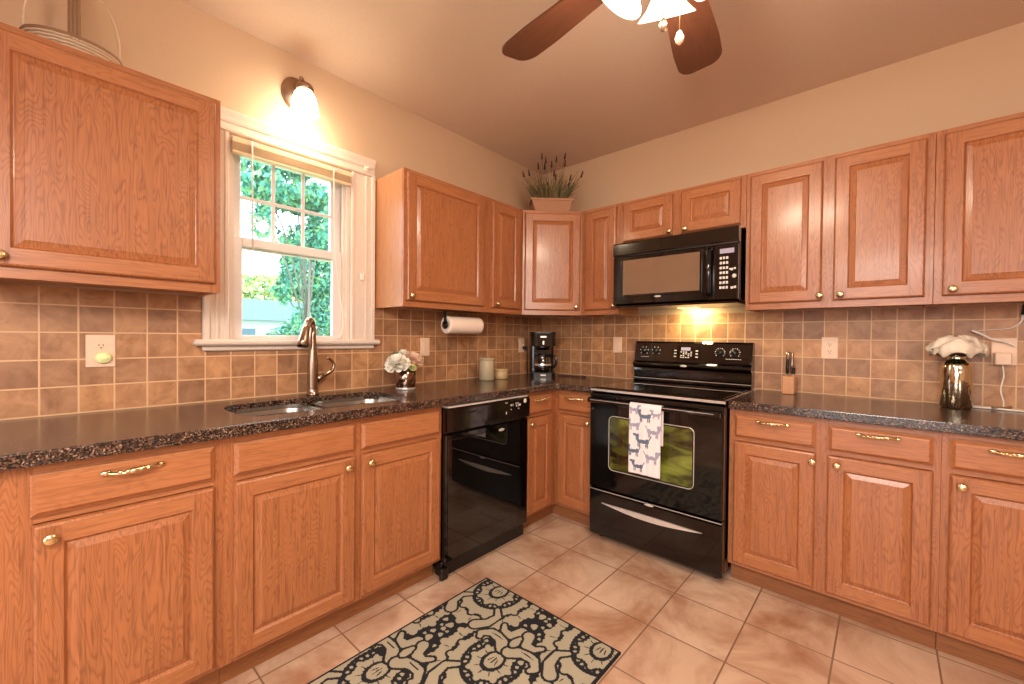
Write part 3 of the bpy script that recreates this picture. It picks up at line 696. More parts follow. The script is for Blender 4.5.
lo = [(.092+.57*i/n, .236-.026*math.sin(PI*i/n)) for i in range(n, -1, -1)]
m = MB(); m.prism([(x, z) for x, z in up+lo[1:-1]], -.690, -.6805, 'y'); m.build('handle', M['silver'], wdr)
m = MB(); m.ball((.385, -.6895, .302), .018, sc=(1.5, .16, .3)); m.build('emblem', M['silver'], rg)
for x in (.05, rw-.05):
    for y in (-.60, -.08): MB().lathe([(.018, 0), (.018, .012), (.010, .016), (.010, .05)], (x, y, .0004), 14).build('foot', M['blackm'], rg)

# ------------------------------------------------------------------ dish towel on the oven handle
def cells_mesh(nu, nv, mask, pos, name, mats, thick=None):
    vs = [pos(i/nu, j/nv) for j in range(nv+1) for i in range(nu+1)]; fs = []; mi = []
    for j in range(nv):
        for i in range(nu):
            a = j*(nu+1)+i; fs.append((a, a+1, a+nu+2, a+nu+1)); mi.append(int(mask[j][i]))
    me = bpy.data.meshes.new(name); me.from_pydata(vs, [], fs)
    for m_ in mats: me.materials.append(m_)
    me.polygons.foreach_set('material_index', mi); me.polygons.foreach_set('use_smooth', [True]*len(fs)); me.update()
    o = bpy.data.objects.new(name, me); COL.objects.link(o)
    if thick:
        md = o.modifiers.new('solid', 'SOLIDIFY'); md.thickness = thick; md.offset = -1
    return o
NU, NV = 72, 210; TW, TL = .178, .62
U, V = np.meshgrid((np.arange(NU)+.5)/NU*TW, (np.arange(NV)+.5)/NV*TL)   # v runs from the front hem up, over the bar and down behind
mask = np.zeros((NV, NU), int)
def ell(U, V, cx, cy, rx, ry, a=0):
    c_, s_ = math.cos(a), math.sin(a); x = (U-cx)*c_+(V-cy)*s_; y = -(U-cx)*s_+(V-cy)*c_
    return (x/rx)**2+(y/ry)**2 < 1
def dog(cx, cy, d, k, mi):
    g = lambda x, y, rx, ry, a=0: ell(U, V, cx+d*x*k, cy+y*k, rx*k, ry*k, d*a)
    z = g(0, 0, .021, .0075) | g(.018, .003, .008, .009) | g(-.020, .012, .006, .013, .25) | g(-.027, .022, .010, .0055, -.2) | g(-.017, .020, .004, .008)
    for x in (-.016, -.010, .014, .020): z |= g(x, -.013, .0026, .010)
    z |= g(.028, .014, .0022, .012, -.5)
    mask[z] = mi
for a in [(.088, .315, 1, 1.05, 1), (.028, .262, 1, .95, 2), (.140, .236, -1, 1.05, 2), (.078, .178, 1, 1.1, 1), (.026, .120, 1, .95, 1), (.132, .098, -1, 1.05, 2), (.052, .040, 1, .9, 1), (.03, .345, -1, .8, 2), (.150, .33, 1, .7, 2)]: dog(a[0], a[1], a[2], a[3]*1.35, a[4])
X0T = 1.203
def tpos(u, v):
    s_ = v*TL; fr_ = .365; rb = .0175; x = X0T+u*TW; wv = .0035*math.sin(u*9+1)*(1-min(1, s_/fr_))+.0015*math.sin(u*23)
    yb = -.7265; zc = .846
    if s_ < fr_: return (x, yb-rb-.0005-abs(wv), zc-(fr_-s_))
    a = (s_-fr_)/rb
    if a < PI: return (x, yb-rb*math.cos(a), zc+rb*math.sin(a))
    return (x, yb+rb-.0010, zc-(s_-fr_-PI*rb))
o = cells_mesh(NU, NV, mask, tpos, 'dish_towel', [M['cloth'], M['dogb'], M['dogl']], .0015)
tag(o, 'white dish towel printed with small grey dogs on the oven handle', 'towel')

# ------------------------------------------------------------------ microwave
mw = thing('microwave', 'black over the range microwave above the range', 'microwave', (.910, 0, 1.415)); mwd = .744
MB().box(0, -.370, .015, mwd, -.012, .418, b=.003).build('body', M['black'], mw)
m = MB(); m.prism([(-.3705, .333), (-.400, .333), (-.404, .338), (-.404, .405), (-.398, .415), (-.3705, .418)], 0, mwd, 'x'); vg = m.build('vent_grille', M['panelb'], mw)
m = MB(); m.box(.004, -.3975, .3255, mwd-.004, -.371, .3325); m.build('vent_slot', M['dark'], mw)
m = MB(); m.box(.002, -.405, .018, .585, -.3705, .325, b=.006); md_ = m.build('door', M['black'], mw)
m = MB(); m.box(.072, -.4066, .078, .545, -.4052, .298, b=.0005); m.build('window', M['mwwin'], md_)
m = MB(); m.tube([(x, -.4055, z) for x, z in rrect(.060, .066, .557, .310, .01, 3)], .0022, 6, closed=True); m.build('window_trim', M['panelb'], md_)
m = MB(); m.tube([(.602, -.408, .050), (.602, -.432, .062), (.603, -.440, .17), (.602, -.432, .288), (.602, -.408, .300)], [.013, .013, .012, .013, .013], 14)
m.build('handle', M['black'], md_)
m = MB(); m.box(.618, -.402, .018, mwd-.002, -.3705, .325, b=.004); cpn = m.build('control_panel', M['panelb'], mw)
m = MB(); m.box(.586, -.3995, .018, .6175, -.3705, .325, b=.002); m.build('door_edge', M['black'], mw)
m = MB(); m.box(.650, -.4034, .272, .722, -.4021, .298); m.build('display', M['disp'], cpn)
m = MB()
for i in range(3):
    for k in range(7): m.box(.650+i*.016, -.4032, .078+k*.027, .661+i*.016, -.4021, .092+k*.027)
for x, z, s_ in ((.712, .182, .006), (.726, .186, .005), (.713, .082, .006), (.728, .084, .006), (.703, .184, .004)): m.box(x-s_, -.4032, z-s_, x+s_, -.4021, z+s_)
m.lathe([(0, .0012), (.011, .0012), (.011, 0)], n=18, T=Matrix.Translation((.724, -.4020, .145)) @ Matrix.Rotation(PI/2, 4, 'X'))
m.build('keypad', M['mark'], cpn)
m = MB(); m.ball((.302, -.4055, .058), .018, sc=(1.2, .12, .3)); m.build('emblem', M['silver'], md_)
m = MB(); m.box(.01, -.385, .0, mwd-.01, -.03, .0145, b=.004); m.build('underside_vent', M['panelb'], mw)
m = MB(); m.box(.33, -.16, -.0035, .45, -.07, -.0005, b=.001); m.build('work_light', M['lens'], mw)
l = area_light('microwave_light', (1.33, -.100, 1.408), .06, .03, 3.0, (1.0, .84, .42), (math.radians(20), 0, 0))

# ------------------------------------------------------------------ sconce over the window
sc = thing('wall_sconce', 'brushed nickel wall sconce glowing above the window', 'wall lamp', (0, -2.055, 2.44))
m = MB(); RY = Matrix.Rotation(PI/2, 4, 'Y')
m.lathe([(.064, .0005), (.066, .006), (.058, .014), (.040, .026), (.022, .034), (0, .036)], n=28, T=Matrix.Translation((0, .012, -.006)) @ Matrix.Scale(1.28, 4, (0, 0, 1)) @ RY); m.build('backplate', M['bronze'], sc)
m = MB(); m.tube([(.03, .004, .012), (.06, .010, .030), (.09, .016, .030), (.105, .018, .010)], .009, 12); m.ball((.072, .016, .048), .012); m.build('arm', M['bronze'], sc)
m = MB(); m.lathe([(.016, .034), (.034, .030), (.040, .018), (.041, .0), (.037, -.002)], (.105, .018, -.025), 24); m.build('shade_holder', M['bronze'], sc)
m = MB(); m.lathe([(.034, .0), (.047, -.020), (.056, -.050), (.060, -.085), (.064, -.110)], (.105, .018, -.026), 24, caps=False); m.build('glass_shade', M['bulb'], sc, fix=False)
MB().ball((.105, .018, -.085), .026, sc=(1, 1, 1.2)).build('bulb', M['bulb'], sc)
point_light('sconce_light', (.13, -2.035, 2.285), 5, (1.0, .80, .52), .05)

# ------------------------------------------------------------------ ceiling fan
HX, HY, BZ = 1.785, -1.74, 2.33
fn = thing('ceiling_fan', 'ceiling fan with dark cherry blades and lit frosted bell shades', 'ceiling fan', (HX, HY, BZ))
MB().lathe([(.075, ZC-BZ-.0006), (.078, ZC-BZ-.02), (.060, ZC-BZ-.055), (.02, ZC-BZ-.065), (.018, .10)], n=32).build('canopy', M['bronze'], fn)
MB().lathe([(.02, .13), (.075, .125), (.11, .10), (.118, .06), (.112, .02), (.08, .0), (.05, -.012), (.0, -.014)], n=36).build('motor_housing', M['bronze'], fn)
MB().lathe([(.05, -.010), (.062, -.03), (.058, -.075), (.035, -.10), (.0, -.105)], n=28).build('light_kit', M['bronze'], fn)
def blade_mesh():
    m = MB(); L0, L1 = .17, .665; n = 22; top = []; bot = []
    for i in range(n+1):
        u = i/10*.86 if i <= 10 else .86+.14*math.sin((i-10)/12*PI/2); x = L0+(L1-L0)*u; hw = .056+.026*min(1, u*1.5)
        if u > .86: hw *= math.sqrt(max(0, 1-((u-.86)/.14)**2.2))*.62+.38
        top.append((x, hw)); bot.append((x, -hw))
    P = top+bot[::-1]; m.prism(P, -.004, .004, 'z'); return m
b0 = None; TI = math.radians(-10)
for k in range(5):
    a = math.radians(172-72*k); rot = Matrix.Rotation(a, 4, 'Z') @ Matrix.Rotation(TI, 4, 'X')
    if b0 is None:
        b0 = blade_mesh().build('blade', M['mahog'], fn); q = MB(); q.box(.09, -.018, -.010, .26, .018, -.0045, b=.002); q.box(.20, -.045, -.010, .25, .045, -.0045, b=.002); i0 = q.build('blade_iron', M['bronze'], b0); b0.rotation_euler = rot.to_euler()
    else:
        c = dup(b0, fn, (0, 0, 0), rot=rot.to_euler()); dup(i0, c, (0, 0, 0))
g0 = None
for k in range(4):
    a = math.radians((112, 200, 292, 18)[k]); T = Matrix.Rotation(a, 4, 'Z') @ Matrix.Translation((.055, 0, -.030)) @ Matrix.Rotation(-math.radians(38), 4, 'Y')
    if g0 is None:
        g = MB(); pr = [(.022, -.005), (.026, -.02), (.036, -.045), (.043, -.075), (.058, -.100), (.082, -.124), (.084, -.126), (.080, -.123), (.056, -.098), (.040, -.073), (.032, -.045), (.020, -.02)]
        g.lathe(pr, n=32, caps=False); g0 = g.build('lamp_shade', M['shade'], fn, fix=False)
        q = MB(); q.lathe([(0, .02), (.016, .018), (.026, .004), (.026, -.012), (.0, -.013)], n=20); s0 = q.build('socket_cup', M['bronze'], g0)
        q = MB(); q.ball((0, 0, -.055), .022, sc=(1, 1, 1.3)); bb0 = q.build('bulb', M['bulb'], g0)
        g0.location = T.to_translation(); g0.rotation_euler = T.to_euler()
    else:
        c = dup(g0, fn, tuple(T.to_translation()), rot=T.to_euler()); dup(s0, c, (0, 0, 0)); dup(bb0, c, (0, 0, 0))
    p_ = T @ Vector((0, 0, -.15)); point_light('fan_bulb_light', (HX+p_.x, HY+p_.y, BZ+p_.z), 11, WARM, .05)
f0 = None
for (dx, dy, zf) in ((-.012, .010, -.235), (.030, .020, -.285)):
    q = MB(); q.tube([(dx, dy, -.10), (dx, dy, zf+.02)], .0016, 6); ch = q.build('pull_chain', M['brass'], fn)
    q = MB(); q.lathe([(0, .022), (.006, .016), (.012, .0), (.010, -.010), (.004, -.018), (0, -.02)], (dx, dy, zf), 16); q.build('fob', M['bronze'] if f0 is None else M['cream'], ch); f0 = 1

# ------------------------------------------------------------------ outlets and switches
def plate(name, label, cat, loc, rz, w, h, kind, mat='cream', group='cream wall plates'):
    r = thing(name, label, cat, loc, rz, group)     # local: front faces -y
    m = MB(); m.box(-w/2, -.006, -h/2, w/2, -.0004, h/2, b=.003); m.build('cover_plate', M[mat], r)
    if kind == 'outlet':
        for z in (-.02, .02):
            q = MB(); q.prism(rrect(-.015, z-.014, .015, z+.014, .008, 4), -.0085, -.0055, 'y'); o = q.build('receptacle', M[mat], r)
            s_ = MB(); s_.box(-.0068, -.0092, z-.002, -.0048, -.0084, z+.007); s_.box(.0048, -.0092, z-.002, .0068, -.0084, z+.006); s_.lathe([(.0, .0005), (.0025, .0005), (.0025, 0)], n=10, T=Matrix.Translation((0, -.0085, z-.008)) @ Matrix.Rotation(PI/2, 4, 'X'))
            s_.build('slots', M['dark'], o)
    if kind == 'switch':
        q = MB(); q.box(-.016, -.0085, -.033, .016, -.0055, .033, b=.0015); o = q.build('rocker', M[mat], r)
    return r
pl = plate('wall_outlet', 'cream double wall outlet at the left with a plug-in freshener', 'outlet', (.0062, -2.748, 1.148), R90, .083, .125, 'outlet')
n_ = thing('plug_in_freshener', 'pale green oval plug-in freshener in the left wall outlet', 'air freshener', (.0155, -2.742, 1.122), R90)
MB().lathe([(.022, 0), (.0235, .008), (.019, .016), (.0, .019)], n=24, T=Matrix.Rotation(PI/2, 4, 'X'), sx=1, sy=.92).build('housing', M['night'], n_)
MB().lathe([(.014, 0), (.012, .0025), (0, .003)], n=20, T=Matrix.Translation((0, -.0178, 0)) @ Matrix.Rotation(PI/2, 4, 'X'), sx=1, sy=.7).build('vent_cap', M['night'], n_)
plate('light_switch', 'cream light switch plate behind the white flowers', 'switch', (.0062, -1.237, 1.147), R90, .072, .118, 'switch')
plate('wall_outlet', 'cream wall outlet beside the coffee maker', 'outlet', (.0062, -.268, 1.150), R90, .072, .118, 'outlet')
plate('light_switch', 'cream light switch plate left of the range', 'switch', (.742, -.0062, 1.165), 0, .072, .118, 'switch')
plate('wall_outlet', 'cream wall outlet right of the knife block', 'outlet', (2.020, -.0062, 1.173), 0, .074, .120, 'outlet')
plate('wall_outlet', 'cream wall outlet holding the plug-in adapter at the right', 'outlet', (2.647, -.0062, 1.172), 0, .078, .124, 'blank')
ad = thing('power_adapter', 'cream plug-in power adapter in the right wall outlet', 'power adapter', (2.640, -.0126, 1.150))
MB().box(-.026, -.036, -.038, .026, 0, .018, b=.004).build('housing', M['cream'], ad)
m = MB(); m.tube([(0, -.018, -.036), (.004, -.020, -.09), (-.004, -.02, -.15), (.004, -.03, -.205), (-.005, -.045, -.2315), (-.05, -.06, -.2328)], .0028, 8, smooth=6); m.build('cord', M['cord'], ad)
t = MB(); t.tube([(0, 0, 0), (.03, -.003, -.018), (.06, -.006, -.040), (.10, -.004, -.052), (.13, -.004, -.07)], [.0055, .0055, .004, .0035, .003], 8, smooth=5)
tag(t.build('cable', M['cord'], None, (2.545, -.030, 1.268)), 'white plug and short cable above the right outlet', 'cable')
t = MB(); t.tube([(0, 0, 0), (.05, 0, .006), (.095, -.002, .012), (.125, -.004, .04), (.130, -.005, .075)], [.002, .002, .0025, .004, .004], 8, smooth=6); t.tube([(.130, -.005, .07), (.134, -.006, .11), (.138, -.006, .118)], [.0055, .006, .006], 8, mi=1)
tag(t.build('cable', [M['cord'], M['blackm']], None, (2.566, -.018, 1.265)), 'thin cable with a black sleeve hanging from the right wall cabinet', 'cable')
t = MB(); t.tube([(0, 0, 0), (.08, -.006, 0), (.14, -.020, 0), (.20, -.04, 0), (.235, -.05, .0035)], [.0042]*5, 8, smooth=6); t.box(.225, -.062, -.0025, .275, -.040, .012, b=.004)
t.tube([(.06, -.012, .006), (.10, .01, .004), (.12, .02, .010)], .006, 8, mi=1)
tag(t.build('cable', [M['cord'], M['wickd']], None, (2.545, -.075, .9190)), 'white cable lying on the counter beside the mirrored jar', 'cable')

# ------------------------------------------------------------------ paper towel holder
pt = thing('paper_towel_holder', 'black wall mount paper towel holder under the wall cabinet', 'paper towel holder', (.20, -1.062, 1.3775))
m = MB(); m.box(-.02, -.175, -.004, .02, .135, 0, b=.001); m.build('mount_bar', M['blackm'], pt)
m = MB(); m.box(-.012, -.166, -.090, .012, -.160, -.004, b=.002); m.lathe([(0, 0), (.026, .001), (.026, .006), (0, .007)], (0, 0, 0), 20, T=Matrix.Translation((0, -.168, -.088)) @ Matrix.Rotation(-PI/2, 4, 'X')); m.build('arm', M['blackm'], pt)
m = MB(); m.tube([(0, -.165, -.088), (0, .14, -.088)], .006, 10); m.build('rod', M['blackm'], pt)
ro = MB(); T = Matrix.Translation((.20, -1.220, 1.2895)) @ Matrix.Rotation(-PI/2, 4, 'X')
ro.lathe([(.019, 0), (.050, 0), (.0545, .003), (.055, .01), (.055, .27), (.0545, .277), (.05, .28), (.019, .28), (.019, 0)], n=36, caps=False, T=T)
tag(ro.build('paper_towel_roll', M['paper'], None), 'roll of white paper towels hanging under the wall cabinet', 'paper towels')

# ------------------------------------------------------------------ flowers
def bloom(c, R, rings, mat, name, label, group, squash=.85, seed=1, mi=0, tilt=None, cat='flower'):
    rnd = random.Random(seed); m = MB()
    for k in range(rings):
        t_ = (k+.5)/rings; ph = PI*.62*t_; npet = 4+int(9*t_)
        for i in range(npet):
            a = 2*PI*(i+.5*(k % 2))/npet+rnd.uniform(-.2, .2); L = R*(.62+.2*t_); wdt = R*(.40+.12*t_)
            base = Vector((0, 0, -.15*R)); dirv = Vector((math.cos(a)*math.sin(ph), math.sin(a)*math.sin(ph), math.cos(ph)))
            side = Vector((-math.sin(a), math.cos(a), 0)); nrm = side.cross(dirv)
            G = []
            for v in range(5):
                for u in range(5):
                    fu = u/4*2-1; fv = v/4; ww = wdt*math.sin(PI*(.12+.62*fv))*(1+.08*rnd.uniform(-1, 1))
                    p = base+dirv*(R*.25+L*fv*(1+.05*rnd.uniform(-1, 1)))+side*fu*ww+nrm*(-.25*R*fu*fu*(.4+fv)+.10*R*fv*fv+.03*R*math.sin(fu*7+i))
                    G.append(Vector((p.x, p.y, p.z*squash)))
            m.add([tuple(g) for g in G], [(v*5+u, v*5+u+1, v*5+u+6, v*5+u+5) for v in range(4) for u in range(4)], mi, True)
    o = m.build(name, mat, None, c, fix=False)
    if tilt: o.rotation_euler = tilt
    tag(o, label, cat, group); return o
VX, VY = .215, -1.520
vs_ = thing('vase', 'small smoky mirrored vase of flowers right of the sink', 'vase', (VX, VY, .9145))
MB().lathe([(.0, .0), (.050, .0), (.053, .004), (.050, .010), (.054, .020), (.056, .06), (.057, .118), (.053, .119), (.051, .06), (.048, .015), (.0, .012)], n=32).build('body', M['vase'], vs_)
m = MB(); m.lathe([(.054, .0), (.0565, .003), (.0565, .009), (.054, .012)], n=32, caps=False); m.build('base_ring', M['chrome'], vs_, fix=False)
G = 'flowers in the small vase'
bloom((VX+.018, VY-.068, .9145+.152), .066, 5, M['petalw'], 'flower', 'large white bloom on the left of the small vase', G, .9, 1, tilt=(.35, .25, 0))
bloom((VX-.008, VY+.056, .9145+.168), .058, 5, M['petalp'], 'flower', 'blush pink bloom on the right of the small vase', G, .9, 2, tilt=(-.35, .2, 0))
bloom((VX+.050, VY+.008, .9145+.126), .024, 4, M['petaly'], 'flower', 'small yellow green bud at the front of the small vase', G, 1, 3, tilt=(0, .5, 0))
bloom((VX-.02, VY-.005, .9145+.205), .027, 4, M['petalw'], 'flower', 'small white bloom at the top of the small vase', G, 1, 4)
m = MB(); rnd = random.Random(5)
for i in range(46):
    a = rnd.uniform(PI*.6, PI*1.7); e = rnd.uniform(.5, 1.3); L = rnd.uniform(.05, .10); b_ = Vector((-.03, -.03, .12)); d_ = Vector((math.cos(a)*math.cos(e), math.sin(a)*math.cos(e), math.sin(e)))
    s_ = d_.cross(Vector((0, 0, 1))).normalized()*.010; p0 = b_+d_*L*.3; p1 = b_+d_*L*.7; p2 = b_+d_*(L+.02)
    m.add([tuple(p0), tuple(p1+s_), tuple(p2), tuple(p1-s_)], [(0, 1, 2, 3)], 0, True)
for i in range(4): m.tube([(.01*i-.02, .005*i, .02), (.008*i-.015, .01*i-.02, .13)], .0022, 6)
tag(m.build('greenery', M['leaf'], None, (VX, VY, .9145), fix=False), 'dark green leaves behind the white bloom in the small vase', 'leaves', None, 'stuff')

# mercury jar
JX, JY = 2.490, -.130
jr = thing('mirrored_jar', 'tall mirrored silver glass jar at the right end of the counter', 'jar', (JX, JY, .9145))
MB().lathe([(0, 0), (.046, 0), (.052, .006), (.052, .185), (.049, .200), (.036, .212), (.030, .218), (.030, .236), (.034, .240), (.031, .243), (.027, .238), (.027, .216), (.040, .198), (.047, .185), (.047, .01), (0, .008)], n=40).build('body', M['mercury'], jr)
rnd = random.Random(9); m = MB(); FR = .094; nn = 64; rows = 14; vs_f = []; fs_f = []
for r_ in range(rows+1):
    for q in range(nn):
        a = 2*PI*q/nn; u = r_/rows; lob = 1+.07*math.cos(5*a+1)+.05*math.cos(9*a+r_*.5)+.04*math.sin(17*a)*u
        rr = FR*math.sin(min(1, u*1.05)*PI/2)*lob if u < .9 else FR*(1-(u-.9)*1.2)*lob
        z = .062*math.cos(u*PI/2)*(1+.12*math.sin(6*a+u*9))+.012*math.sin(u*11+3*math.sin(3*a))*(u > .1)-(.012 if u > .9 else 0)
        vs_f.append((rr*math.cos(a), rr*math.sin(a), z))
for r_ in range(rows):
    for q in range(nn): p2 = (q+1) % nn; fs_f.append((r_*nn+q, r_*nn+p2, (r_+1)*nn+p2, (r_+1)*nn+q))
m.add(vs_f, fs_f, 0, True)
for q in range(16):
    a = 2*PI*q/16+rnd.uniform(-.1, .1); dv = Vector((math.cos(a), math.sin(a), 0)); sd = Vector((-math.sin(a), math.cos(a), 0)); e_ = FR*rnd.uniform(.75, 1.05); h_ = rnd.uniform(.0, .035)
    G_ = []
    for v in range(6):
        for u in range(5):
            fu = u/2-1; fv = v/5; p_ = dv*(e_*(.25+.8*fv))+sd*fu*.030*math.sin(PI*(.15+.6*fv))+Vector((0, 0, .052*math.cos(fv*PI/2)+h_*.6+.010*math.sin(fv*9+q)-.006*fu*fu)); G_.append(tuple(p_))
    m.add(G_, [(v*5+u, v*5+u+1, v*5+u+6, v*5+u+5) for v in range(5) for u in range(4)], 0, True)
jfl = m.build('flower', M['petalc'], None, (JX-.004, JY, .9145+.252), fix=False)
tag(jfl, 'wide ruffled cream flower resting on the mirrored jar', 'flower')
m = MB(); rnd = random.Random(4)
for i in range(10):
    a = 2*PI*i/10; L = .085; b_ = Vector((0, 0, .246)); d_ = Vector((math.cos(a), math.sin(a), -.12)); s_ = d_.cross(Vector((0, 0, 1))).normalized()*.018
    m.add([tuple(b_+d_*.02), tuple(b_+d_*L*.6+s_), tuple(b_+d_*L), tuple(b_+d_*L*.6-s_)], [(0, 1, 2, 3)], 0, True)
lo_ = m.build('leaf', M['leaf'], None, (0, 0, -.252), fix=False); lo_.parent = jfl; lo_['label'] = 'dark green leaves under the petals'

# ------------------------------------------------------------------ canisters
def canister(loc, r, h, mat, label):
    t = thing('canister', label, 'canister', loc, 0, 'cream canisters')
    MB().lathe([(0, 0), (r-.004, 0), (r, .004), (r, h-.02), (r-.003, h-.015)], n=32).build('body', mat, t)
    MB().lathe([(r-.003, h-.015), (r+.001, h-.014), (r+.001, h-.004), (r-.004, h), (0, h)], n=32).build('lid', mat, t)
canister((.175, -.832, .9145), .054, .155, M['stone'], 'tall round cream canister on the corner counter')
canister((.170, -.684, .9145), .052, .072, M['wax'], 'short round cream canister beside the tall one')

# ------------------------------------------------------------------ coffee maker
cm = thing('coffee_maker', 'black drip coffee maker in the counter corner', 'coffee maker', (.250, -.300, .9145), math.radians(42)); 
m = MB(); m.prism(rrect(-.095, -.12, .095, .10, .035, 5), 0, .035); m.build('base', M['blackm'], cm)
m = MB(); m.prism(rrect(-.095, .02, .095, .10, .03, 5), .0355, .235); m.build('water_tank', M['black'], cm)
m = MB(); m.prism(rrect(-.098, -.115, .098, .10, .05, 6), .2355, .332); m.lathe([(.072, .236), (.064, .222), (.05, .205)], (0, -.035, 0), 28); top_ = m.build('brew_head', M['black'], cm)
m = MB(); m.prism(rrect(-.100, -.118, .100, .102, .05, 6), .3325, .343); m.build('lid', M['blackm'], cm)
m = MB(); m.box(-.022, -.1166, .300, .022, -.1152, .312); m.box(-.006, -.1166, .248, .006, -.1152, .275); m.build('emblem', M['silver'], top_)
ca = MB(); ca.lathe([(0, .0), (.055, .0), (.064, .012), (.066, .05), (.058, .088), (.048, .112), (.050, .122)], (0, -.042, .040), 32); cf = ca.build('carafe', M['coffee'], cm)
m = MB(); m.lathe([(.0505, .116), (.0525, .124), (.050, .134), (0, .138)], (0, -.042, .040), 28); m.build('carafe_lid', M['blackm'], cf)
m = MB(); m.tube([(.045, -.072, .160), (.085, -.092, .158), (.100, -.100, .125), (.088, -.094, .085), (.060, -.078, .075)], [.008, .009, .009, .008, .007], 10, flat=(1, 1.3), smooth=5); m.build('carafe_handle', M['blackm'], cf)
m = MB(); m.lathe([(.0665, .046), (.0672, .050), (.0672, .056), (.0665, .060)], (0, -.042, .040), 32, caps=False); m.build('carafe_band', M['chrome'], cf, fix=False)
m = MB(); m.box(-.02, -.1215, .012, .02, -.1198, .022); m.build('power_switch', M['silver'], cm)
t = MB(); t.tube([(0, 0, 0), (.05, .03, 0), (.11, .04, .001), (.16, .03, .001), (.20, .035, .002)], [.004, .004, .004, .004, .004], 8, smooth=5); t.tube([(.20, .035, .0035), (.225, .038, .0035)], [.008, .008], 8)
tag(t.build('loose_cord', M['lav'], None, (.345, -.215, .9190)), 'dark power cord lying right of the coffee maker', 'cord')
t = MB(); t.box(-.012, -.030, -.012, .012, 0, .012, b=.003); t.tube([(0, -.028, 0), (.008, -.036, -.01), (.012, -.034, -.06), (.014, -.03, -.14), (.02, -.03, -.218)], .0035, 8)
tag(t.build('power_plug', M['blackm'], None, (.0162, -.252, 1.130), R90), 'black plug and cord in the outlet beside the coffee maker', 'plug')

# ------------------------------------------------------------------ knife block and knives
KX, KY = 1.850, -.100
kbk = MB(); kbk.box(-.028, -.045, 0, .028, .045, .098, b=.003)
kbk = tag(kbk.build('knife_block', M['blockw'], None, (KX, KY, .9145)), 'small light wood knife block right of the range', 'knife block')
kh = None
for i, (dx, dy, h, lb) in enumerate([(-.014, .022, .135, 'back left knife in the wooden block'), (.006, .024, .130, 'back middle knife in the wooden block'), (.018, .0, .045, 'short front knife in the wooden block'), (-.010, -.008, .095, 'front left knife in the wooden block')]):
    k = thing('kitchen_knife', lb, 'knife', (KX+dx, KY+dy, .9145+.0985), 0, 'knives in the wooden block')
    MB().box(-.001, -.009, 0, .001, .009, .012).build('bolster', M['chrome'], k)
    m = MB(); m.tube([(0, 0, .010), (0, .001, h*.5), (.0005, .003, h*.85), (.001, -.001, h)], [.0055, .0065, .006, .007], 10, flat=(.8, 1.3)); m.build('knife_handle', M['nickel'] if i in (0, 1) else M['blackm'], k)

# ------------------------------------------------------------------ lavender planter on the corner cabinet
pz = 2.126+.0006
pn = thing('potted_lavender', 'lavender and grass in a terracotta trough on the corner cabinet', 'potted plant', (.385, -.385, pz), PI/4)
m = MB()
def trough(m, w0, d0, w1, d1, z0, z1, mi=0):
    a = [(-w0, -d0, z0), (w0, -d0, z0), (w0, d0, z0), (-w0, d0, z0), (-w1, -d1, z1), (w1, -d1, z1), (w1, d1, z1), (-w1, d1, z1)]
    m.add(a, [(0, 3, 2, 1), (0, 1, 5, 4), (1, 2, 6, 5), (2, 3, 7, 6), (3, 0, 4, 7), (4, 5, 6, 7)], mi)
trough(m, .118, .05, .148, .068, 0, .085); trough(m, .155, .074, .158, .076, .085, .10)
m.build('trough', M['terra'], pn)
rnd = random.Random(11); m = MB()
for i in range(300):
    x = rnd.uniform(-.13, .13); y = rnd.uniform(-.055, .055); L = rnd.uniform(.08, .22); lean = x*4.5+rnd.uniform(-.35, .35); ly = y*2+rnd.uniform(-.3, .3)
    p0 = Vector((x, y, .098)); pts = [p0+Vector((lean*L*t_**1.6*.9, ly*L*t_**1.6, L*t_*(1-.25*abs(lean)*t_))) for t_ in (0, .35, .7, 1)]
    wv = Vector((rnd.uniform(.5, 1), rnd.uniform(-.7, .7), 0)).normalized(); ww = [.003, .0028, .002, .0004]
    vv = []
    for p, q in zip(pts, ww): vv += [tuple(p-wv*q), tuple(p+wv*q)]
    m.add(vv, [(0, 1, 3, 2), (2, 3, 5, 4), (4, 5, 7, 6)], i % 2, True)
gr = m.build('grass_blades', [M['grass'], M['grass2']], pn, fix=False); gr['kind'] = 'stuff'
for (x, y, dx, h) in [(a, b_, c_*1.3, d_*1.2) for a, b_, c_, d_ in [(-.05, 0, -.055, .37), (-.03, .01, -.032, .35), (-.045, .02, -.038, .315), (-.06, -.01, -.075, .305), (-.08, 0, -.125, .265), (-.085, .01, -.155, .26), (-.01, -.02, -.002, .315), (-.005, -.02, .012, .26), (.0, .01, .028, .36), (.0, -.03, .02, .235), (.04, 0, .075, .375), (.045, 0, .075, .33), (.06, -.01, .105, .24), (.08, 0, .17, .265), (.07, .01, .10, .20)]]:
    m = MB(); m.tube([(x, y, .098), ((x+dx)/2, y, h*.6), (dx, y, h-.03)], .0012, 5)
    P = []; R_ = []
    for k in range(8): P.append((dx+(dx-x)*.10*k/7, y, h-.035+.045*k/7)); R_.append((.0088 if k % 2 else .006)*(1-.07*k))
    m.tube(P, R_, 8, mi=1); m.build('flower_spike', [M['grass2'], M['lav']], pn)

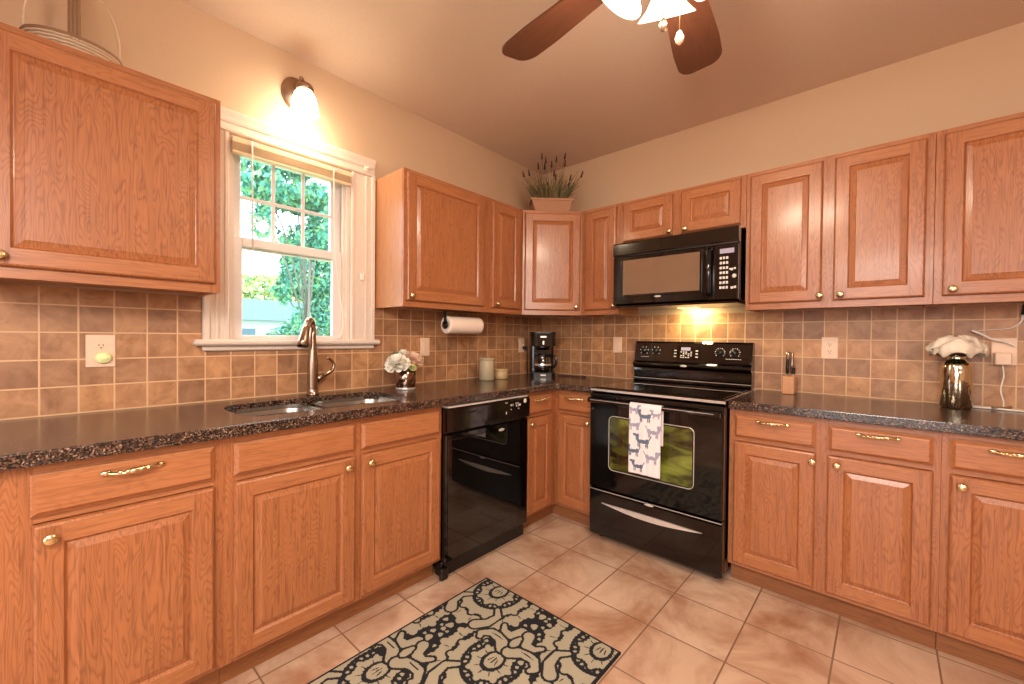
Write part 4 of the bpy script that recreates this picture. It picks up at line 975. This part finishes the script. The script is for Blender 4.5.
# ------------------------------------------------------------------ basket on the left wall cabinet
bk = thing('wicker_basket', 'white woven basket with hoop handles on the left wall cabinet', 'basket', (.165, -2.822, pz)); bk.scale = (.74, .74, .78)
m = MB()
for k in range(7):
    u = k/6; rx, ry = .085+.035*u, .115+.040*u; z = .006+.011*k
    m.tube([(rx*math.cos(2*PI*i/40), ry*math.sin(2*PI*i/40), z+.002*math.sin(i*PI*.99)) for i in range(40)], .0062, 6, closed=True)
for i in range(26):
    a = 2*PI*i/26; m.tube([(.085*math.cos(a), .115*math.sin(a), .002), (.121*math.cos(a), .156*math.sin(a), .078)], .003, 5)
m.lathe([(0, .001), (.085, .001), (.086, .006), (0, .007)], n=36, sx=1, sy=1.35); m.build('woven_body', M['wick'], bk)
m = MB(); m.tube([(.122*math.cos(2*PI*i/48), .157*math.sin(2*PI*i/48), .080) for i in range(48)], .008, 8, closed=True); m.build('rim', M['wickd'], bk)
m = MB()
for o_ in (-.012, 0, .012): m.tube([(-.12*math.cos(PI*i/20), o_, .07+.38*math.sin(PI*i/20)) for i in range(21)], .006, 8)
m.build('handle', M['wickd'], bk)
m = MB(); m.tube([(.02, -.150*math.cos(PI*i/20)*(1+.18*math.sin(PI*i/20)), .07+.30*math.sin(PI*i/20)) for i in range(21)], .0055, 8); m.build('hoop', M['wick'], bk)

# ------------------------------------------------------------------ rug
RW, RL = .734, 1.25; cw = .0028; NUr, NVr = int(RW/cw), int(RL/cw)
U, V = np.meshgrid((np.arange(NUr)+.5)*RW/NUr, (np.arange(NVr)+.5)*RL/NVr)     # u: across, v: away from the range end
lay = np.zeros(U.shape, np.int8)      # 0 black ground, 1 beige
OUT = .0042
def blob(cx, cy, rx, ry, a=0, per=None):
    c_, s_ = math.cos(a), math.sin(a); x = (U-cx)*c_+(V-cy)*s_; y = -(U-cx)*s_+(V-cy)*c_
    r_ = np.sqrt(x*x+y*y)+1e-9; th = np.arctan2(y/ry, x/rx); rho = np.sqrt((x/rx)**2+(y/ry)**2)
    if per: rho = rho/(1+per[1]*np.cos(per[0]*th))
    g = min(rx, ry)
    lay[rho < 1+OUT/g] = 0; lay[rho < 1] = 1
def cut(cx, cy, rx, ry, a=0):
    c_, s_ = math.cos(a), math.sin(a); x = (U-cx)*c_+(V-cy)*s_; y = -(U-cx)*s_+(V-cy)*c_
    lay[(x/rx)**2+(y/ry)**2 < 1] = 0
def union(parts):
    for k_ in (1, 0):
        for (cx, cy, rx, ry, a) in parts:
            c_, s_ = math.cos(a), math.sin(a); x = (U-cx)*c_+(V-cy)*s_; y = -(U-cx)*s_+(V-cy)*c_
            o_ = k_*.0078; lay[(x/(rx+o_))**2+(y/(ry+o_))**2 < 1] = 0 if k_ else 1
def band(cx, cy, R_, a0, a1, wd, n, sy=1.12, scal=.35):
    P = []
    for i in range(n*3+1):
        t_ = i/(n*3); a = math.radians(a0+(a1-a0)*t_); tp = math.sin(PI*min(1, max(.0, .12+t_*.76)))**.5; sc_ = (1+scal*(i % 3 == 1))
        P.append((cx+(R_+(.006 if i % 3 == 1 else 0))*math.cos(a), cy+(R_+(.006 if i % 3 == 1 else 0))*sy*math.sin(a), wd*tp*sc_, wd*tp*.8, a))
    union(P)
def vein(cx, cy, R0, R1, a0, a1, n, sy=1.12, w_=.0016):
    for i in range(n):
        a = math.radians(a0+(a1-a0)*(i+.5)/n); rm = (R0+R1)/2; cut(cx+rm*math.cos(a), cy+rm*sy*math.sin(a), (R1-R0)/2, w_, a)
def scroll(x0, y0, pts, w0):
    P = []
    for i in range(len(pts)-1):
        for k_ in range(6):
            t_ = k_/6; q = (i+t_)/(len(pts)-1); P.append((x0+pts[i][0]*(1-t_)+pts[i+1][0]*t_, y0+pts[i][1]*(1-t_)+pts[i+1][1]*t_, w0*(1.15-.75*q), w0*(1.15-.75*q), 0))
    union(P)
def motif(cx, cy, sg=1):
    band(cx, cy, .150, -22, 202, .0235, 11); vein(cx, cy, .138, .160, -15, 195, 10)
    band(cx, cy, .104, -35, 215, .0185, 11); 
    n_ = 19
    for i in range(n_):
        a = math.radians(-25+230*i/(n_-1)); blob(cx+.073*math.cos(a), cy+.080*math.sin(a), .0058, .0048, a)
    band(cx, cy, .046, -60, 240, .015, 7); vein(cx, cy, .030, .050, -40, 220, 7); union([(cx, cy-.008, .024, .032, 0)]); cut(cx, cy-.008, .002, .016); cut(cx-.011, cy-.006, .0018, .012, .3); cut(cx+.011, cy-.006, .0018, .012, -.3)
    for s_ in (-1, 1):
        scroll(cx, cy, [(s_*.012, -.060), (s_*.045, -.085), (s_*.085, -.085), (s_*.108, -.062), (s_*.098, -.045)], .017)
        scroll(cx, cy, [(s_*.014, -.150), (s_*.030, -.115), (s_*.060, -.118), (s_*.080, -.140)], .015)
        scroll(cx, cy, [(s_*.150, -.075), (s_*.125, -.105), (s_*.120, -.150), (s_*.150, -.180)], .016)
        cut(cx+s_*.06, cy-.086, .024, .002, 0)
    union([(cx, cy-.100, .013, .020, 0), (cx, cy-.112, .008, .018, 0)])
_U, _V = U, V; U, V = U/1.3, V/1.3
for j in range(-1, 5):
    for i in range(-1, 3):
        motif(.10+.42*i+(.21 if j % 2 else 0), .04+.245*j)
U, V = _U, _V
rnd = random.Random(3)
for rad, cnt_ in ((.017, 900), (.012, 1800), (.008, 2600)):
    for i in range(cnt_):
        cx, cy = rnd.uniform(0, RW), rnd.uniform(0, RL); k_ = int((rad+.0045)/cw)
        iu, iv = int(cx/RW*NUr), int(cy/RL*NVr)
        if lay[max(0, iv-k_):iv+k_+1, max(0, iu-k_):iu+k_+1].sum() == 0: blob(cx, cy, rad, rad*.85, rnd.uniform(0, 3), (3, .12))
lay[:, :3] = 0; lay[:, -3:] = 0; lay[:3, :] = 0; lay[-3:, :] = 0
vsr = []; fsr = []; mir = []; RXo, RYo = .776, -1.415; hz = .0095
def q4(x0, y0, x1, y1, z, mi):
    o_ = len(vsr); vsr.extend([(x0, y1, z), (x1, y1, z), (x1, y0, z), (x0, y0, z)]); fsr.append((o_, o_+1, o_+2, o_+3)); mir.append(mi)
for jv in range(NVr):
    row = lay[jv]; st = 0
    ch = np.flatnonzero(np.diff(row))+1; bounds = [0]+list(ch)+[NUr]
    y0_ = -jv*RL/NVr; y1_ = -(jv+1)*RL/NVr
    for a_, b_ in zip(bounds[:-1], bounds[1:]): q4(a_*RW/NUr, y0_, b_*RW/NUr, y1_, hz, int(row[a_]))
for (xa, ya, xb, yb) in ((0, 0, RW, 0), (RW, 0, RW, -RL), (RW, -RL, 0, -RL), (0, -RL, 0, 0)):
    o_ = len(vsr); vsr.extend([(xa, ya, .0006), (xb, yb, .0006), (xb, yb, hz), (xa, ya, hz)]); fsr.append((o_, o_+1, o_+2, o_+3)); mir.append(0)
o_ = len(vsr); vsr.extend([(0, 0, .0006), (0, -RL, .0006), (RW, -RL, .0006), (RW, 0, .0006)]); fsr.append((o_, o_+1, o_+2, o_+3)); mir.append(0)
me = bpy.data.meshes.new('rug'); me.from_pydata(vsr, [], fsr); me.materials.append(M['rugk']); me.materials.append(M['rugb']); me.polygons.foreach_set('material_index', mir); me.update()
o = bpy.data.objects.new('rug', me); COL.objects.link(o); o.location = (RXo, RYo, 0)
tag(o, 'black and beige damask kitchen rug on the tile floor', 'rug')

# ------------------------------------------------------------------ outside the window
struct(MB().box(-45, -30, -.75, -.125, 30, -.6).build('ground', M['lawn']), 'lawn outside')
struct(MB().box(-6, -20, -.35, 10, Y0-.125, -.12).build('ground', M['paving']), 'patio outside the glass door')
def tree(name, label, loc, h, blobs, mat, nleaf, ls, seed, mats2=None):
    nleaf = int(nleaf*2.2); t = thing(name, label, 'tree', loc, 0, 'trees outside the window'); rnd = np.random.RandomState(seed)
    m = MB(); m.tube([(0, 0, 0), (.05, .03, h*.4), (.0, .08, h*.8)], [.035, .03, .015], 10)
    for (cx, cy, cz, rx, ry, rz) in blobs: m.tube([(0, .02, max(.3, cz*.45)), (cx*.5, cy*.5, cz*.8), (cx, cy, cz)], [.022, .016, .008], 7)
    m.build('trunk', M['bark'], t)
    vs = []; fs = []; mi = []
    vol = np.array([b[3]*b[4]*b[5] for b in blobs]); cnt = (nleaf*vol/vol.sum()).astype(int)
    for b, c_ in zip(blobs, cnt):
        for _ in range(c_):
            d_ = rnd.normal(size=3); d_ /= np.linalg.norm(d_); r_ = rnd.uniform(.25, 1)**.6
            # clumps
            p = np.array(b[:3])+d_*r_*np.array(b[3:]); p += .10*np.sin(p*7.0+seed)
            a = rnd.normal(size=3); a /= np.linalg.norm(a); b2 = np.cross(a, rnd.normal(size=3)); b2 /= np.linalg.norm(b2)
            s_ = ls*rnd.uniform(.6, 1.3); o_ = len(vs)
            vs += [tuple(p-a*s_), tuple(p+b2*s_*.5), tuple(p+a*s_), tuple(p-b2*s_*.5)]; fs.append((o_, o_+1, o_+2, o_+3)); mi.append(0 if rnd.rand() < .7 else 1)
    me = bpy.data.meshes.new('foliage'); me.from_pydata(vs, [], fs)
    for x in mat: me.materials.append(x)
    me.polygons.foreach_set('material_index', mi); me.update(); o = bpy.data.objects.new('foliage', me); COL.objects.link(o); o.parent = t
tree('shade_tree', 'teal green tree filling the right of the lower window pane', (-9, 1.75, -.6), 3.6, [(0, 0, 3.35, .85, .72, .75), (-.2, .5, 2.75, .6, .6, .5), (.1, -.35, 3.9, .5, .45, .4), (.2, .3, 4.3, .6, .5, .4), (.3, .2, 2.3, .5, .8, .4), (-.2, -.6, 2.95, .4, .35, .4)], (M['leafA'], M['leafB']), 6400, .065, 1)
tree('overhanging_tree', 'tall tree whose branches cross the upper window panes', (-7.2, .9, -.6), 5.6, [(0, -.1, 4.75, .9, .75, .38), (0, -.9, 5.0, .7, .45, .5), (-.3, -.75, 4.25, .4, .35, .3), (-.3, -.1, 4.0, .5, .35, .25), (.2, .25, 4.2, .6, .4, .35), (0, -.35, 5.5, .9, .9, .35), (-.1, .2, 3.9, .5, .3, .25)], (M['leafA'], M['leafB']), 4300, .075, 2)
tree('pale_tree', 'pale yellow green tree behind the neighbouring house', (-27, 6.2, -.6), 6.5, [(0, 0, 4.3, 2.2, 2.2, 1.5), (0, -2.2, 4.2, 2.0, 1.6, 1.3), (0, 2.2, 4.6, 2, 1.7, 1.6)], (M['leafC'], M['leafB']), 3000, .17, 3)
tree('low_shrub', 'low teal shrub at the bottom of the window', (-10.5, 1.95, -.6), 1.2, [(0, 0, 1.75, .8, .75, .5), (0, .9, 1.8, .8, .7, .45), (0, -.6, 1.5, .7, .6, .45)], (M['leafA'], M['leafB']), 3200, .06, 4)
hs = thing('neighbour_house', 'pale neighbouring house with a blue grey roof seen through the window', 'house', (-21, 3.9, -.6))
m = MB(); m.box(-3, -3.2, 0, 1.0, 2.2, 2.5); hw_ = m.build('wall', M['siding'], hs)
m = MB(); m.prism([(-3.4, 2.5), (1.4, 2.5), (-.6, 3.6), (-1.4, 3.6)], -3.6, 2.6, 'y'); m.build('roof', M['roofm'], hs)
m = MB(); m.box(1.0, -1.2, 1.0, 1.04, -.2, 2.1); m.build('house_window', M['roofm'], hs)
